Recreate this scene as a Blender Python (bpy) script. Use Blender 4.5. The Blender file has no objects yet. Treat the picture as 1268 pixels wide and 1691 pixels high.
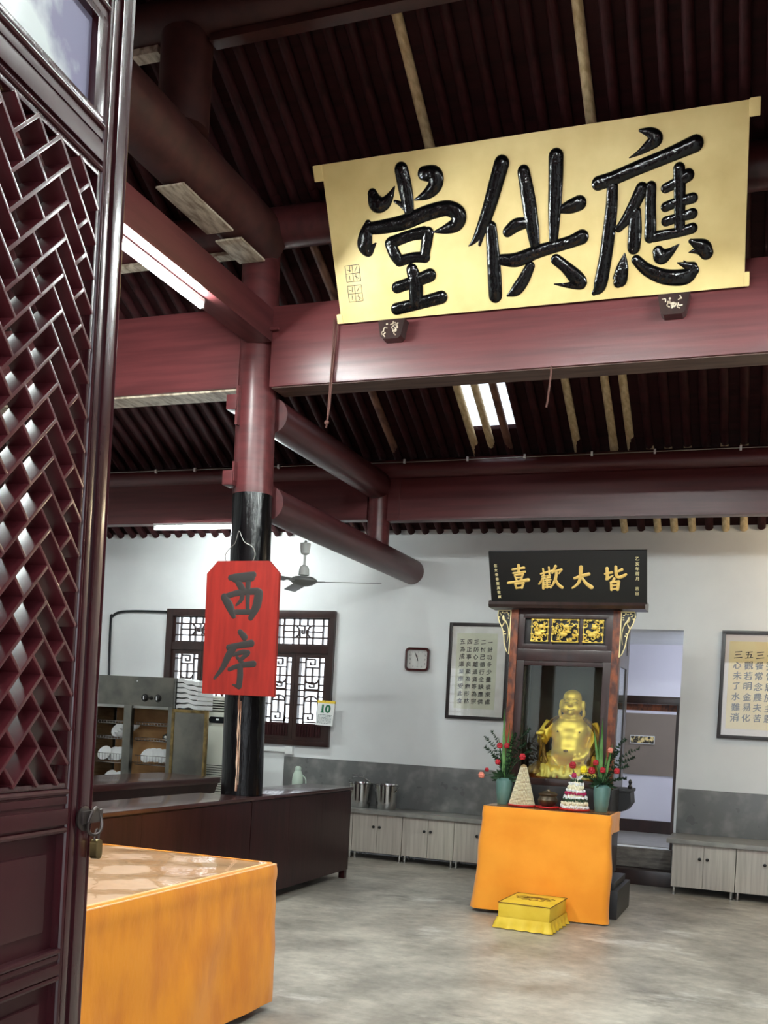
import bpy, bmesh, math, random
from mathutils import Vector, Matrix
random.seed(7)
C = bpy.context.scene.collection
S = bpy.context.scene
R = math.radians
PI = math.pi

# ------------------------------------------------------------------ camera, world, exposure
cam_d = bpy.data.cameras.new('camera'); cam = bpy.data.objects.new('camera', cam_d); C.objects.link(cam)
cam_d.sensor_fit = 'VERTICAL'; cam_d.sensor_height = 36.0; cam_d.lens = 36.277
cam_d.shift_x = 0.0; cam_d.shift_y = 346.5 / 1691.0
cam_d.clip_start = 0.05; cam_d.clip_end = 200
cam.matrix_world = Matrix.Translation((0, 0, 1.5)) @ Matrix.Rotation(R(20.65), 4, 'Z') @ Matrix.Rotation(R(90), 4, 'X') @ Matrix.Rotation(R(3.12), 4, 'Z')
S.camera = cam
S.view_settings.view_transform = 'Standard'; S.view_settings.look = 'None'
S.view_settings.gamma = 1.0; S.view_settings.use_curve_mapping = False
S.view_settings.exposure = 0.56
S.cycles.use_denoising = True
S.cycles.max_bounces = 8; S.cycles.diffuse_bounces = 5; S.cycles.glossy_bounces = 4; S.cycles.transparent_max_bounces = 12
S.cycles.sample_clamp_indirect = 10.0; S.cycles.caustics_reflective = False; S.cycles.caustics_refractive = False
W = bpy.data.worlds.new('overcast_sky'); S.world = W; W.use_nodes = True
wb = W.node_tree.nodes['Background']; wb.inputs[0].default_value = (0.86, 0.93, 1.0, 1); wb.inputs[1].default_value = 2.2
def portal(name, loc, rot, sx, sy):
    d = bpy.data.lights.new(name, 'AREA'); d.shape = 'RECTANGLE'; d.size = sx; d.size_y = sy; d.cycles.is_portal = True
    o = bpy.data.objects.new(name, d); C.objects.link(o); o.location = loc; o.rotation_euler = rot
# daylight comes in through the front doorway and the front windows
portal('daylight_portal', (0.2, 0.86, 1.5), (R(90), 0, 0), 2.9, 3.0)
portal('daylight_portal', (-3.26, 0.86, 1.4), (R(90), 0, 0), 1.2, 2.8)
portal('daylight_portal', (-6.05, 0.86, 2.07), (R(90), 0, 0), .9, 1.4)
portal('daylight_portal', (.62, 11.9, 1.5), (R(90), 0, R(90)), 1.5, 2.3)
portal('daylight_portal', (4.0, 0.86, 1.95), (R(90), 0, 0), 4.2, 2.1)
portal('daylight_portal', (-2.67, 9.30, 4.66), (R(28), 0, 0), 0.5, 0.8)

# ------------------------------------------------------------------ colour and materials
def lin(c):
    return tuple((v/255/12.92) if v/255 <= 0.04045 else (((v/255)+0.055)/1.055)**2.4 for v in c)
def mat(name, c, rough=0.5, metal=0.0, c2=None, scale=6.0, stretch=(1, 1, 1), detail=4.0, lo=0.4, hi=0.65, bump=0.0, bscale=None, coat=0.0, spec=None, rvar=0.0, sheen=0.0, bstretch=None):
    m = bpy.data.materials.new(name); m.use_nodes = True
    nt = m.node_tree; b = nt.nodes['Principled BSDF']
    b.inputs['Roughness'].default_value = rough; b.inputs['Metallic'].default_value = metal
    b.inputs['Coat Weight'].default_value = coat; b.inputs['Coat Roughness'].default_value = 0.12
    if sheen: b.inputs['Sheen Weight'].default_value = sheen
    if spec is not None: b.inputs['Specular IOR Level'].default_value = spec
    tc = nt.nodes.new('ShaderNodeTexCoord')
    def noise(sc, st, det):
        mp = nt.nodes.new('ShaderNodeMapping'); mp.inputs['Scale'].default_value = st
        nt.links.new(tc.outputs['Object'], mp.inputs['Vector'])
        n = nt.nodes.new('ShaderNodeTexNoise'); n.inputs['Scale'].default_value = sc; n.inputs['Detail'].default_value = det
        nt.links.new(mp.outputs[0], n.inputs['Vector']); return n
    if c2 is not None:
        n = noise(scale, stretch, detail)
        r = nt.nodes.new('ShaderNodeValToRGB'); r.color_ramp.elements[0].position = lo; r.color_ramp.elements[1].position = hi
        r.color_ramp.elements[0].color = (*lin(c), 1); r.color_ramp.elements[1].color = (*lin(c2), 1)
        nt.links.new(n.outputs['Fac'], r.inputs['Fac']); nt.links.new(r.outputs['Color'], b.inputs['Base Color'])
        if rvar:
            mr = nt.nodes.new('ShaderNodeMapRange'); mr.inputs[3].default_value = max(0.02, rough-rvar); mr.inputs[4].default_value = rough+rvar
            nt.links.new(n.outputs['Fac'], mr.inputs[0]); nt.links.new(mr.outputs[0], b.inputs['Roughness'])
    else:
        b.inputs['Base Color'].default_value = (*lin(c), 1)
    if bump:
        n2 = noise(bscale or scale*2, bstretch or stretch, 3.0)
        bp = nt.nodes.new('ShaderNodeBump'); bp.inputs['Strength'].default_value = bump; bp.inputs['Distance'].default_value = 0.01
        nt.links.new(n2.outputs['Fac'], bp.inputs['Height']); nt.links.new(bp.outputs[0], b.inputs['Normal'])
    return m
def emit(name, c, s):
    m = bpy.data.materials.new(name); m.use_nodes = True; nt = m.node_tree
    b = nt.nodes['Principled BSDF']; b.inputs['Base Color'].default_value = (.9, .9, .9, 1)
    b.inputs['Emission Color'].default_value = (*c, 1); b.inputs['Emission Strength'].default_value = s
    return m
def glass(name, tint=(255, 255, 255), rough=0.02, bump=0.0, bscale=4.0, boost=0.0, ior=1.5):
    m = bpy.data.materials.new(name); m.use_nodes = True; nt = m.node_tree
    for n in list(nt.nodes): nt.nodes.remove(n)
    o = nt.nodes.new('ShaderNodeOutputMaterial'); mx = nt.nodes.new('ShaderNodeMixShader')
    t = nt.nodes.new('ShaderNodeBsdfTransparent'); g = nt.nodes.new('ShaderNodeBsdfGlossy'); f = nt.nodes.new('ShaderNodeFresnel')
    ge = nt.nodes.new('ShaderNodeNewGeometry'); io = nt.nodes.new('ShaderNodeMapRange'); io.inputs[3].default_value = ior; io.inputs[4].default_value = 1/ior
    nt.links.new(ge.outputs['Backfacing'], io.inputs[0]); nt.links.new(io.outputs[0], f.inputs[0]); t.inputs[0].default_value = (*lin(tint), 1); g.inputs['Roughness'].default_value = rough
    ad = nt.nodes.new('ShaderNodeMath'); ad.operation = 'ADD'; ad.inputs[1].default_value = boost; ad.use_clamp = True
    nt.links.new(f.outputs[0], ad.inputs[0]); nt.links.new(ad.outputs[0], mx.inputs[0]); nt.links.new(t.outputs[0], mx.inputs[1]); nt.links.new(g.outputs[0], mx.inputs[2])
    if bump:
        tc = nt.nodes.new('ShaderNodeTexCoord'); n = nt.nodes.new('ShaderNodeTexNoise'); n.inputs['Scale'].default_value = bscale
        nt.links.new(tc.outputs['Object'], n.inputs['Vector'])
        bp = nt.nodes.new('ShaderNodeBump'); bp.inputs['Strength'].default_value = bump; bp.inputs['Distance'].default_value = 0.02
        nt.links.new(n.outputs['Fac'], bp.inputs['Height']); nt.links.new(bp.outputs[0], g.inputs['Normal']); nt.links.new(bp.outputs[0], f.inputs['Normal'])
    nt.links.new(mx.outputs[0], o.inputs[0])
    return m

M = {}
M['maroon'] = mat('maroon_paint', (98, 47, 49), .36, c2=(80, 37, 39), scale=3, stretch=(.35, 3, 6), bump=.1, bscale=5, rvar=.08)
M['maroon_y'] = mat('maroon_paint_long_grain', (84, 40, 42), .38, c2=(68, 31, 33), scale=3, stretch=(4, .35, 4), bump=.12, bscale=5, rvar=.08)
M['rafter'] = mat('rafter_paint', (60, 24, 27), .65, c2=(42, 16, 18), scale=4, stretch=(5, .5, 5), bump=.2, bscale=8, spec=.2)
M['boards'] = mat('roof_board_paint', (50, 18, 21), .7, c2=(38, 13, 15), scale=3, stretch=(.5, 6, 6), bump=.2, bscale=6, spec=.2)
M['pale_wood'] = mat('new_pale_pole_wood', (226, 204, 162), .6, c2=(192, 166, 122), scale=5, stretch=(6, .8, 6), bump=.25, bscale=9)
M['underside'] = mat('dull_bare_underside', (96, 74, 66), .7, c2=(72, 52, 48), scale=5, stretch=(.4, 4, 4))
M['brown_pole'] = mat('half_stained_pole', (130, 92, 74), .6, c2=(80, 44, 40), scale=4, stretch=(4, .6, 4))
M['bare_wood'] = mat('bare_grey_wood', (200, 186, 166), .7, c2=(140, 122, 104), scale=6, stretch=(4, 1, 4), bump=.3, bscale=10)
M['white'] = mat('white_plaster', (233, 235, 236), .85, c2=(224, 226, 228), scale=1.2, detail=6, bump=.06, bscale=14)
M['lilac'] = mat('lilac_white_plaster', (222, 220, 232), .85)
M['floor'] = None
M['stone'] = mat('grey_stone_slab', (108, 109, 109), .3, c2=(148, 147, 144), scale=5.5, detail=10, lo=.48, hi=.78, bump=.05, bscale=6, rvar=.1)
M['stone_top'] = mat('grey_stone_worktop', (136, 134, 130), .3, c2=(156, 153, 148), scale=8, detail=8)
M['step'] = mat('rough_step_stone', (130, 124, 118), .75, c2=(92, 86, 82), scale=7, stretch=(1, 1, 4), detail=8, bump=.6, bscale=12)
M['laminate'] = mat('pale_grey_oak_laminate', (196, 188, 178), .5, c2=(170, 161, 151), scale=5, stretch=(9, 9, .35), detail=5, lo=.35, hi=.7)
M['steel'] = mat('brushed_steel', (176, 176, 172), .28, 1.0, c2=(150, 150, 146), scale=5, stretch=(1, 1, 12), bump=.03)
M['steel_dark'] = mat('dull_steel_panel', (128, 126, 118), .36, 1.0, c2=(104, 104, 100), scale=4, detail=6)
M['chrome'] = mat('polished_steel', (205, 205, 205), .14, 1.0)
M['black'] = mat('black_knob', (22, 20, 20), .4)
M['lacquer'] = mat('black_lacquer', (9, 9, 11), .2, c2=(16, 15, 16), scale=5, stretch=(3, 3, 1), bump=.45, bscale=12, bstretch=(3, 3, .5), spec=.25)
M['black_board'] = mat('black_board_paint', (17, 18, 19), .45)
M['redsign'] = mat('red_board_paint', (170, 41, 30), .5, c2=(146, 32, 23), scale=4, stretch=(5, 1, .6), detail=6, lo=.35, hi=.62, bump=.05)
M['ink'] = mat('black_brush_paint', (50, 47, 45), .55)
M['gloss_black'] = mat('raised_glossy_black', (8, 8, 9), .14, bump=.8, bscale=16, spec=.35)
M['gold_board'] = mat('gold_leaf_board', (222, 198, 138), .48, .08, c2=(202, 176, 116), scale=2.6, detail=7, lo=.38, hi=.7, bump=.08, bscale=9, rvar=.1)
M['gold'] = mat('bright_gold', (248, 212, 128), .42, .2, c2=(236, 194, 104), scale=20)
M['gilt'] = mat('gilded_carving', (250, 220, 110), .4, .2, c2=(240, 200, 84), scale=30)
M['gilt_pale'] = mat('pale_gilt_line', (255, 238, 180), .45)
M['buddha'] = mat('gold_statue_skin', (246, 198, 92), .42, .55, c2=(232, 180, 76), scale=6)
M['robe'] = mat('bronze_gold_robe', (140, 98, 46), .42, .6, c2=(98, 62, 30), scale=14, detail=6, bump=.15, bscale=40)
M['maroon_dark'] = mat('old_smoky_maroon_paint', (68, 35, 32), .5, c2=(54, 27, 25), scale=3, stretch=(3, 3, 3), bump=.12, bscale=5)  # darker, browner maroon; dimness under the roof put into the colour
M['tube_dim'] = emit('weak_tube_glow', (.86, .90, 1.0), 42.0)  # glow of the unseen lamp added to brighten the passage
M['walnut'] = mat('dark_shrine_wood', (50, 29, 26), .32, c2=(36, 20, 18), scale=5, stretch=(3, 3, .6), bump=.08, coat=.2)
M['carved'] = mat('worn_carved_wood', (140, 72, 38), .5, c2=(74, 36, 26), scale=22, stretch=(1, 1, .45), detail=8, lo=.38, hi=.6, bump=.6, bscale=38)
M['dark_black'] = mat('black_plinth_wood', (26, 25, 26), .4, c2=(36, 33, 33), scale=6)
M['side'] = mat('dark_sideboard_wood', (50, 22, 24), .28, c2=(38, 16, 18), scale=4, stretch=(4, 4, .5), bump=.05, spec=.3)
M['sidetop'] = mat('dark_sideboard_top', (74, 42, 40), .22, c2=(58, 32, 31), scale=4, stretch=(4, .6, 4), coat=.4)
M['leaf'] = mat('dark_maroon_lacquer', (56, 18, 23), .26, c2=(42, 12, 17), scale=5, stretch=(5, 5, .6), bump=.1, bscale=12, coat=.35, rvar=.1)
M['leaf_dull'] = mat('dull_maroon_lacquer', (56, 19, 24), .42, c2=(42, 13, 18), scale=3, bump=.06, bscale=14, spec=.22)
M['lattice'] = mat('maroon_lattice_paint', (76, 27, 32), .34, c2=(62, 21, 26), scale=9, coat=.4, bump=.08)
M['saffron'] = mat('saffron_velvet', (250, 160, 40), .85, c2=(242, 148, 28), scale=3, bump=.6, bscale=4.5, sheen=.25)
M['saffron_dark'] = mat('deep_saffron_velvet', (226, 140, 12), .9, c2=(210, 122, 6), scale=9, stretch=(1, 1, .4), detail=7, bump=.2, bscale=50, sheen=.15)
M['tabletop'] = mat('peach_cloth_top', (246, 196, 148), .8, c2=(238, 182, 130), scale=2)  # orange cloth paled to peach for the sheet's white reflection
M['yellow'] = mat('yellow_satin', (238, 204, 66), .6, c2=(226, 188, 48), scale=5, bump=.1, bscale=12)
M['brown_thread'] = mat('brown_embroidery', (120, 84, 24), .7)
M['teal'] = mat('teal_glaze', (92, 128, 122), .35, c2=(78, 112, 108), scale=6, coat=.3)
M['green'] = mat('sword_leaf_green', (104, 150, 84), .45, c2=(66, 112, 54), scale=8)
M['dgreen'] = mat('deep_fern_green', (42, 74, 44), .55, c2=(26, 50, 30), scale=10)
M['rose'] = mat('red_petal', (190, 34, 48), .6, c2=(150, 18, 36), scale=30)
M['pink'] = mat('salmon_petal', (232, 140, 120), .6)
M['magenta'] = mat('magenta_petal', (170, 30, 82), .6)
M['yflower'] = mat('yellow_petal', (246, 224, 40), .6)
M['cream'] = mat('cream_grain', (244, 238, 212), .6, c2=(234, 224, 190), scale=40)
M['redplate'] = mat('red_plastic_plate', (196, 36, 36), .35, coat=.3)
M['bronze'] = mat('dark_bronze', (104, 92, 76), .35, .7, c2=(66, 58, 50), scale=14, bump=.15, bscale=30)
M['porcelain'] = mat('white_porcelain', (236, 238, 238), .18, coat=.4)
M['plastic'] = mat('cream_plastic', (222, 222, 208), .45)
M['plastic_dark'] = mat('dark_display', (28, 30, 34), .15)
M['slot'] = mat('dark_slot', (60, 60, 56), .8)
M['traywhite'] = mat('white_folded_trays', (230, 232, 232), .5)
M['card'] = mat('tan_card_backing', (206, 160, 108), .7, c2=(176, 130, 84), scale=4)  # warm light inside the cabinet put into the lining colour
M['brass'] = mat('aged_brass', (150, 128, 84), .35, .9, c2=(104, 88, 58), scale=14)
M['iron'] = mat('worn_iron', (96, 88, 84), .45, .8, c2=(66, 58, 56), scale=14)
M['mint'] = mat('pale_mint_enamel', (196, 214, 200), .35)
M['pblack'] = mat('poster_frame_black', (34, 26, 26), .35)
M['mount'] = mat('poster_mount_silk', (238, 237, 232), .7, c2=(228, 227, 221), scale=9)
M['paper'] = mat('aged_paper', (224, 225, 204), .8, c2=(214, 215, 194), scale=4)
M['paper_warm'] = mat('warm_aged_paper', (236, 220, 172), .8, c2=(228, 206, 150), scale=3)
M['pink_card'] = mat('grey_pink_mount', (226, 218, 214), .7)
M['clockred'] = mat('dark_red_clock_rim', (66, 26, 26), .25, coat=.5)
M['clockface'] = mat('clock_white', (232, 232, 228), .5)
M['green_ink'] = mat('green_ink', (20, 112, 72), .6)
M['grey_ink'] = mat('grey_ink', (120, 130, 128), .7)
M['fan'] = mat('white_enamel', (196, 198, 196), .35)
M['rope'] = mat('old_rope', (88, 56, 50), .9)
M['strut'] = mat('pale_split_wood', (228, 190, 164), .7, c2=(150, 96, 72), scale=14, stretch=(2, 2, .5))
M['wire'] = mat('thin_grey_wire', (140, 136, 130), .4, .6)
M['taupe'] = mat('taupe_panel', (132, 120, 110), .8)
M['photo'] = mat('sepia_print', (236, 214, 150), .5, c2=(40, 34, 26), scale=26, detail=3, lo=.42, hi=.55)
M['ground'] = mat('courtyard_paving', (170, 168, 164), .9, c2=(150, 148, 144), scale=1)
M['tube'] = emit('tube_glow', (.92, 1.0, .97), 360.0)
M['tube_soft'] = emit('ageing_tube_glow', (.90, 1.0, .97), 130.0)  # lower strength, so the wall beside this tube stays even
M['tube_warm'] = emit('warm_tube_glow', (1.0, .80, .52), 110.0)
M['glass'] = glass('clear_glass')
M['caseglass'] = glass('shrine_glass', (244, 250, 240), ior=1.28)
M['leafglass'] = mat('frosted_door_pane', (150, 148, 172), .12, c2=(226, 234, 232), scale=5, detail=9, lo=.47, hi=.6, bump=.1)  # bright reflection in the upper pane painted as white and lavender mottling
M['blade'] = mat('grey_fan_blade', (140, 142, 142), .35, .3)
M['grain_gap'] = mat('brown_core_between_grains', (150, 128, 88), .8)  # shade in the gaps between grains put into the cone colour
M['plasticsheet'] = glass('clear_plastic_sheet', (250, 247, 244), .07, .16, 6.0, .10)
M['topglass'] = glass('altar_top_glass', (250, 250, 246), .15, ior=1.16)
M['skypane'] = glass('roof_skylight_glass', (250, 252, 255), .1)

def floor_material():
    m = bpy.data.materials.new('worn_concrete_floor'); m.use_nodes = True; nt = m.node_tree; b = nt.nodes['Principled BSDF']
    tc = nt.nodes.new('ShaderNodeTexCoord')
    def nz(sc, det, st=(1, 1, 1), loc=(0, 0, 0)):
        mp = nt.nodes.new('ShaderNodeMapping'); mp.inputs['Scale'].default_value = st; mp.inputs['Location'].default_value = loc
        n = nt.nodes.new('ShaderNodeTexNoise'); n.inputs['Scale'].default_value = sc; n.inputs['Detail'].default_value = det; n.inputs['Roughness'].default_value = .65
        nt.links.new(tc.outputs['Object'], mp.inputs[0]); nt.links.new(mp.outputs[0], n.inputs['Vector']); return n
    def ramp(n, p0, p1, c0, c1):
        r = nt.nodes.new('ShaderNodeValToRGB'); r.color_ramp.elements[0].position = p0; r.color_ramp.elements[1].position = p1
        r.color_ramp.elements[0].color = (*c0, 1); r.color_ramp.elements[1].color = (*c1, 1); nt.links.new(n.outputs['Fac'], r.inputs[0]); return r
    base = ramp(nz(2.0, 12), .36, .66, lin((134, 128, 119)), lin((186, 179, 167)))
    pale = ramp(nz(1.5, 11, (.9, 1.5, 1), (3, 1, 0)), .57, .68, (0, 0, 0), (1, 1, 1))
    dark = ramp(nz(1.2, 10, (1, 1.6, 1), (7, 4, 0)), .60, .68, (0, 0, 0), (1, 1, 1))
    m1 = nt.nodes.new('ShaderNodeMixRGB'); m1.inputs[2].default_value = (*lin((206, 203, 196)), 1)
    s1 = nt.nodes.new('ShaderNodeMath'); s1.operation = 'MULTIPLY'; s1.inputs[1].default_value = .8
    nt.links.new(pale.outputs[0], s1.inputs[0]); nt.links.new(s1.outputs[0], m1.inputs[0]); nt.links.new(base.outputs[0], m1.inputs[1])
    m2 = nt.nodes.new('ShaderNodeMixRGB'); m2.inputs[2].default_value = (*lin((92, 86, 80)), 1)
    s2 = nt.nodes.new('ShaderNodeMath'); s2.operation = 'MULTIPLY'; s2.inputs[1].default_value = .6
    nt.links.new(dark.outputs[0], s2.inputs[0]); nt.links.new(s2.outputs[0], m2.inputs[0]); nt.links.new(m1.outputs[0], m2.inputs[1])
    m3 = nt.nodes.new('ShaderNodeMixRGB'); m3.blend_type = 'OVERLAY'; m3.inputs[0].default_value = .38
    n5 = nz(9, 10, (1, 1.15, 1), (2, 9, 0)); r5 = ramp(n5, .3, .7, (.25, .25, .25), (.72, .72, .72))
    nt.links.new(m2.outputs[0], m3.inputs[1]); nt.links.new(r5.outputs[0], m3.inputs[2]); nt.links.new(m3.outputs[0], b.inputs['Base Color'])
    rr = nt.nodes.new('ShaderNodeMapRange'); rr.inputs[3].default_value = .22; rr.inputs[4].default_value = .62
    n3 = nz(2.2, 6); nt.links.new(n3.outputs['Fac'], rr.inputs[0]); nt.links.new(rr.outputs[0], b.inputs['Roughness'])
    bp = nt.nodes.new('ShaderNodeBump'); bp.inputs['Strength'].default_value = .12; bp.inputs['Distance'].default_value = .01
    n4 = nz(16, 5); nt.links.new(n4.outputs['Fac'], bp.inputs['Height']); nt.links.new(bp.outputs[0], b.inputs['Normal'])
    return m
M['floor'] = floor_material()

# ------------------------------------------------------------------ mesh helpers (world coordinates unless local=True)
WM = {}
def nb(): return bmesh.new()
_jr = random.Random(3)
def box(bm, x0, x1, y0, y1, z0, z1, bev=0.0, X=None):
    e = _jr.uniform(-.00025, .00025); x0 -= e; x1 += e; y0 -= e; y1 += e; z0 -= e; z1 += e    # no two faces lie in exactly one plane
    vs = [bm.verts.new((x, y, z)) for x in (x0, x1) for y in (y0, y1) for z in (z0, z1)]
    f = [(0, 1, 3, 2), (4, 6, 7, 5), (0, 4, 5, 1), (2, 3, 7, 6), (0, 2, 6, 4), (1, 5, 7, 3)]
    fs = [bm.faces.new([vs[i] for i in q]) for q in f]
    out = vs
    if bev:
        es = list({e for q in fs for e in q.edges})
        r = bmesh.ops.bevel(bm, geom=es, offset=bev, segments=2, profile=.7, affect='EDGES')
        out = list({v for v in r['verts']} | {v for v in vs if v.is_valid})
    if X is not None:
        for v in out: v.co = X @ v.co
    return out
def frame_of(d):
    d = d.normalized(); a = Vector((0, 0, 1)) if abs(d.z) < .9 else Vector((1, 0, 0))
    u = d.cross(a).normalized(); return u, d.cross(u).normalized()
def tube(bm, pts, r, n=8, caps=True, flat=1.0):
    pts = [Vector(p) for p in pts]; rs = r if isinstance(r, (list, tuple)) else [r]*len(pts)
    rings = []; u = None
    for i, p in enumerate(pts):
        d = (pts[min(i+1, len(pts)-1)]-pts[max(i-1, 0)])
        if d.length < 1e-9: d = Vector((0, 0, 1))
        d.normalize()
        if u is None: u, v = frame_of(d)
        else:
            u = (u-d*u.dot(d))
            if u.length < 1e-6: u, v = frame_of(d)
            u.normalize(); v = d.cross(u)
        rings.append([bm.verts.new(p+(u*math.cos(2*PI*k/n)+v*math.sin(2*PI*k/n)*flat)*rs[i]) for k in range(n)])
    for a, b in zip(rings, rings[1:]):
        for k in range(n): bm.faces.new((a[k], a[(k+1) % n], b[(k+1) % n], b[k]))
    if caps:
        bm.faces.new(list(reversed(rings[0]))); bm.faces.new(rings[-1])
def cyl(bm, p0, p1, r, r1=None, n=20, caps=True): tube(bm, [p0, p1], [r, r if r1 is None else r1], n, caps)
def lathe(bm, prof, c=(0, 0, 0), n=24, close=True, sx=1.0, sy=1.0):
    rings = [[bm.verts.new((c[0]+r*sx*math.cos(2*PI*k/n), c[1]+r*sy*math.sin(2*PI*k/n), c[2]+z)) for k in range(n)] for r, z in prof]
    for a, b in zip(rings, rings[1:]):
        for k in range(n): bm.faces.new((a[k], a[(k+1) % n], b[(k+1) % n], b[k]))
    if close:
        if prof[0][0] > 1e-4: bm.faces.new(list(reversed(rings[0])))
        if prof[-1][0] > 1e-4: bm.faces.new(rings[-1])
def ell(bm, c, r, rot=None, seg=16, rings=10):
    X = Matrix.Translation(c) @ (rot.to_4x4() if rot is not None else Matrix()) @ Matrix.Diagonal((*r, 1)) if not isinstance(r, (int, float)) else Matrix.Translation(c) @ Matrix.Diagonal((r, r, r, 1))
    bmesh.ops.create_uvsphere(bm, u_segments=seg, v_segments=rings, radius=1.0, matrix=X)
def prism(bm, poly, t0, t1, axis='y'):
    def P(a, b, t): return (a, t, b) if axis == 'y' else ((t, a, b) if axis == 'x' else (a, b, t))
    A = [bm.verts.new(P(a, b, t0)) for a, b in poly]; B = [bm.verts.new(P(a, b, t1)) for a, b in poly]
    n = len(poly)
    bm.faces.new(A); bm.faces.new(list(reversed(B)))
    for k in range(n): bm.faces.new((A[k], B[k], B[(k+1) % n], A[(k+1) % n]))
def catmull(P, n=6):
    out = []
    if len(P) == 2:
        return [tuple(P[0][j]+(P[1][j]-P[0][j])*i/n for j in range(len(P[0]))) for i in range(n+1)]
    for i in range(len(P)-1):
        p0 = P[max(i-1, 0)]; p1 = P[i]; p2 = P[i+1]; p3 = P[min(i+2, len(P)-1)]
        for k in range(n):
            t = k/n
            out.append(tuple(.5*((2*p1[j])+(-p0[j]+p2[j])*t+(2*p0[j]-5*p1[j]+4*p2[j]-p3[j])*t*t+(-p0[j]+3*p1[j]-3*p2[j]+p3[j])*t**3) for j in range(len(p1))))
    out.append(tuple(P[-1])); return out
def stroke(bm, st, hf=.5, n=8, base=0.0, lift=0.0):
    """a raised brush stroke lying on the local XZ plane, bulging to -Y; st = (u, v, half width) in mm"""
    pts = [(u/1000, v/1000, w/1000) for u, v, w in st]
    q = catmull(pts, 7)
    # round ends
    def cap(p, d, w):
        o = []
        for k in (0, 1, 2, 3):
            a = k/4*PI/2; o.append((p[0]-d[0]*w*math.cos(a), p[1]-d[1]*w*math.cos(a), max(w*math.sin(a), .0004)))
        return o
    def nd(a, b):
        L = math.hypot(b[0]-a[0], b[1]-a[1]) or 1; return ((b[0]-a[0])/L, (b[1]-a[1])/L)
    d0 = nd(q[0], q[1]); d1 = nd(q[-1], q[-2])
    full = cap(q[0], d0, q[0][2])+q+list(reversed(cap(q[-1], d1, q[-1][2])))
    rings = []
    for i, p in enumerate(full):
        a = full[max(i-1, 0)]; b = full[min(i+1, len(full)-1)]; d = nd(a, b); nx, nz_ = -d[1], d[0]; w = max(p[2], .0004)
        rings.append([bm.verts.new((p[0]+nx*w*math.cos(PI*k/n), -(base+w*hf*math.sin(PI*k/n)+lift), p[1]+nz_*w*math.cos(PI*k/n))) for k in range(n+1)])
    for a, b in zip(rings, rings[1:]):
        for k in range(n): bm.faces.new((a[k], b[k], b[k+1], a[k+1]))
    bm.faces.new(rings[0]); bm.faces.new(list(reversed(rings[-1])))
def finish(name, bm, m, parent=None, local=False, smooth=35, label=None):
    bmesh.ops.recalc_face_normals(bm, faces=bm.faces[:])
    me = bpy.data.meshes.new(name); o = bpy.data.objects.new(name, me); C.objects.link(o)
    if parent is not None:
        Mx = WM.get(parent.name, Matrix())
        if not local: bm.transform(Mx.inverted())
        o.parent = parent; WM[o.name] = Mx
    else:
        if not local:
            xs = [v.co for v in bm.verts]
            c = Vector(((min(v.x for v in xs)+max(v.x for v in xs))/2, (min(v.y for v in xs)+max(v.y for v in xs))/2, min(v.z for v in xs)))
            bm.transform(Matrix.Translation(-c)); o.location = c; WM[o.name] = Matrix.Translation(c)
    bm.to_mesh(me); bm.free()
    if smooth:
        for p in me.polygons: p.use_smooth = True
        me.set_sharp_from_angle(angle=R(smooth))
    me.materials.append(M[m] if isinstance(m, str) else m)
    if label: o['label'] = label
    return o
def tag(o, label, cat, group=None, kind=None):
    o['label'] = label; o['category'] = cat
    if group: o['group'] = group
    if kind: o['kind'] = kind
    return o
def thing(name, label, cat, loc=(0, 0, 0), rot=None, group=None, kind=None):
    o = bpy.data.objects.new(name, None); C.objects.link(o); o.empty_display_size = .1
    Mx = Matrix.Translation(loc) @ (rot if rot is not None else Matrix()); o.matrix_world = Mx; WM[o.name] = Mx
    o.location = loc
    if rot is not None: o.rotation_euler = rot.to_euler()
    return tag(o, label, cat, group, kind)
def dup(root, dloc, label=None, group=None):
    r = root.copy(); C.objects.link(r); r.location = root.location+Vector(dloc); WM[r.name] = Matrix.Translation(dloc) @ WM[root.name]
    if label: r['label'] = label
    if group: r['group'] = group
    for ch in list(root.children):
        c = ch.copy(); C.objects.link(c); c.parent = r
        for g in list(ch.children):
            d = g.copy(); C.objects.link(d); d.parent = c
    return r
_gl = {}
def glyph(ch):
    if ch not in _gl:
        cu = bpy.data.curves.new('glyph_curve', 'FONT'); cu.body = ch; cu.size = 1.0; cu.extrude = .012; cu.resolution_u = 2; cu.offset = .006
        o = bpy.data.objects.new('glyph_tmp', cu); C.objects.link(o)
        dg = bpy.context.evaluated_depsgraph_get(); me = bpy.data.meshes.new_from_object(o.evaluated_get(dg))
        vs = [tuple(v.co) for v in me.vertices]; fs = [tuple(p.vertices) for p in me.polygons]
        bpy.data.objects.remove(o); bpy.data.curves.remove(cu); bpy.data.meshes.remove(me)
        if vs:
            cx = (min(v[0] for v in vs)+max(v[0] for v in vs))/2; cy = (min(v[1] for v in vs)+max(v[1] for v in vs))/2
            h = max(max(v[1] for v in vs)-min(v[1] for v in vs), max(v[0] for v in vs)-min(v[0] for v in vs))
            vs = [((v[0]-cx), (v[1]-cy), v[2]) for v in vs]
        _gl[ch] = (vs, fs)
    return _gl[ch]
def put(bm, ch, x, z, size, y=0.0, lift=.0008, slant=0.0, X=None):
    vs, fs = glyph(ch)
    nv = []
    for a, b, c in vs:
        p = Vector((x+a*size, y-lift-(c+.012)*size*.12, z+b*size+a*size*slant))
        nv.append(bm.verts.new(X @ p if X is not None else p))
    for f in fs:
        try: bm.faces.new([nv[i] for i in f])
        except ValueError: pass

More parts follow.
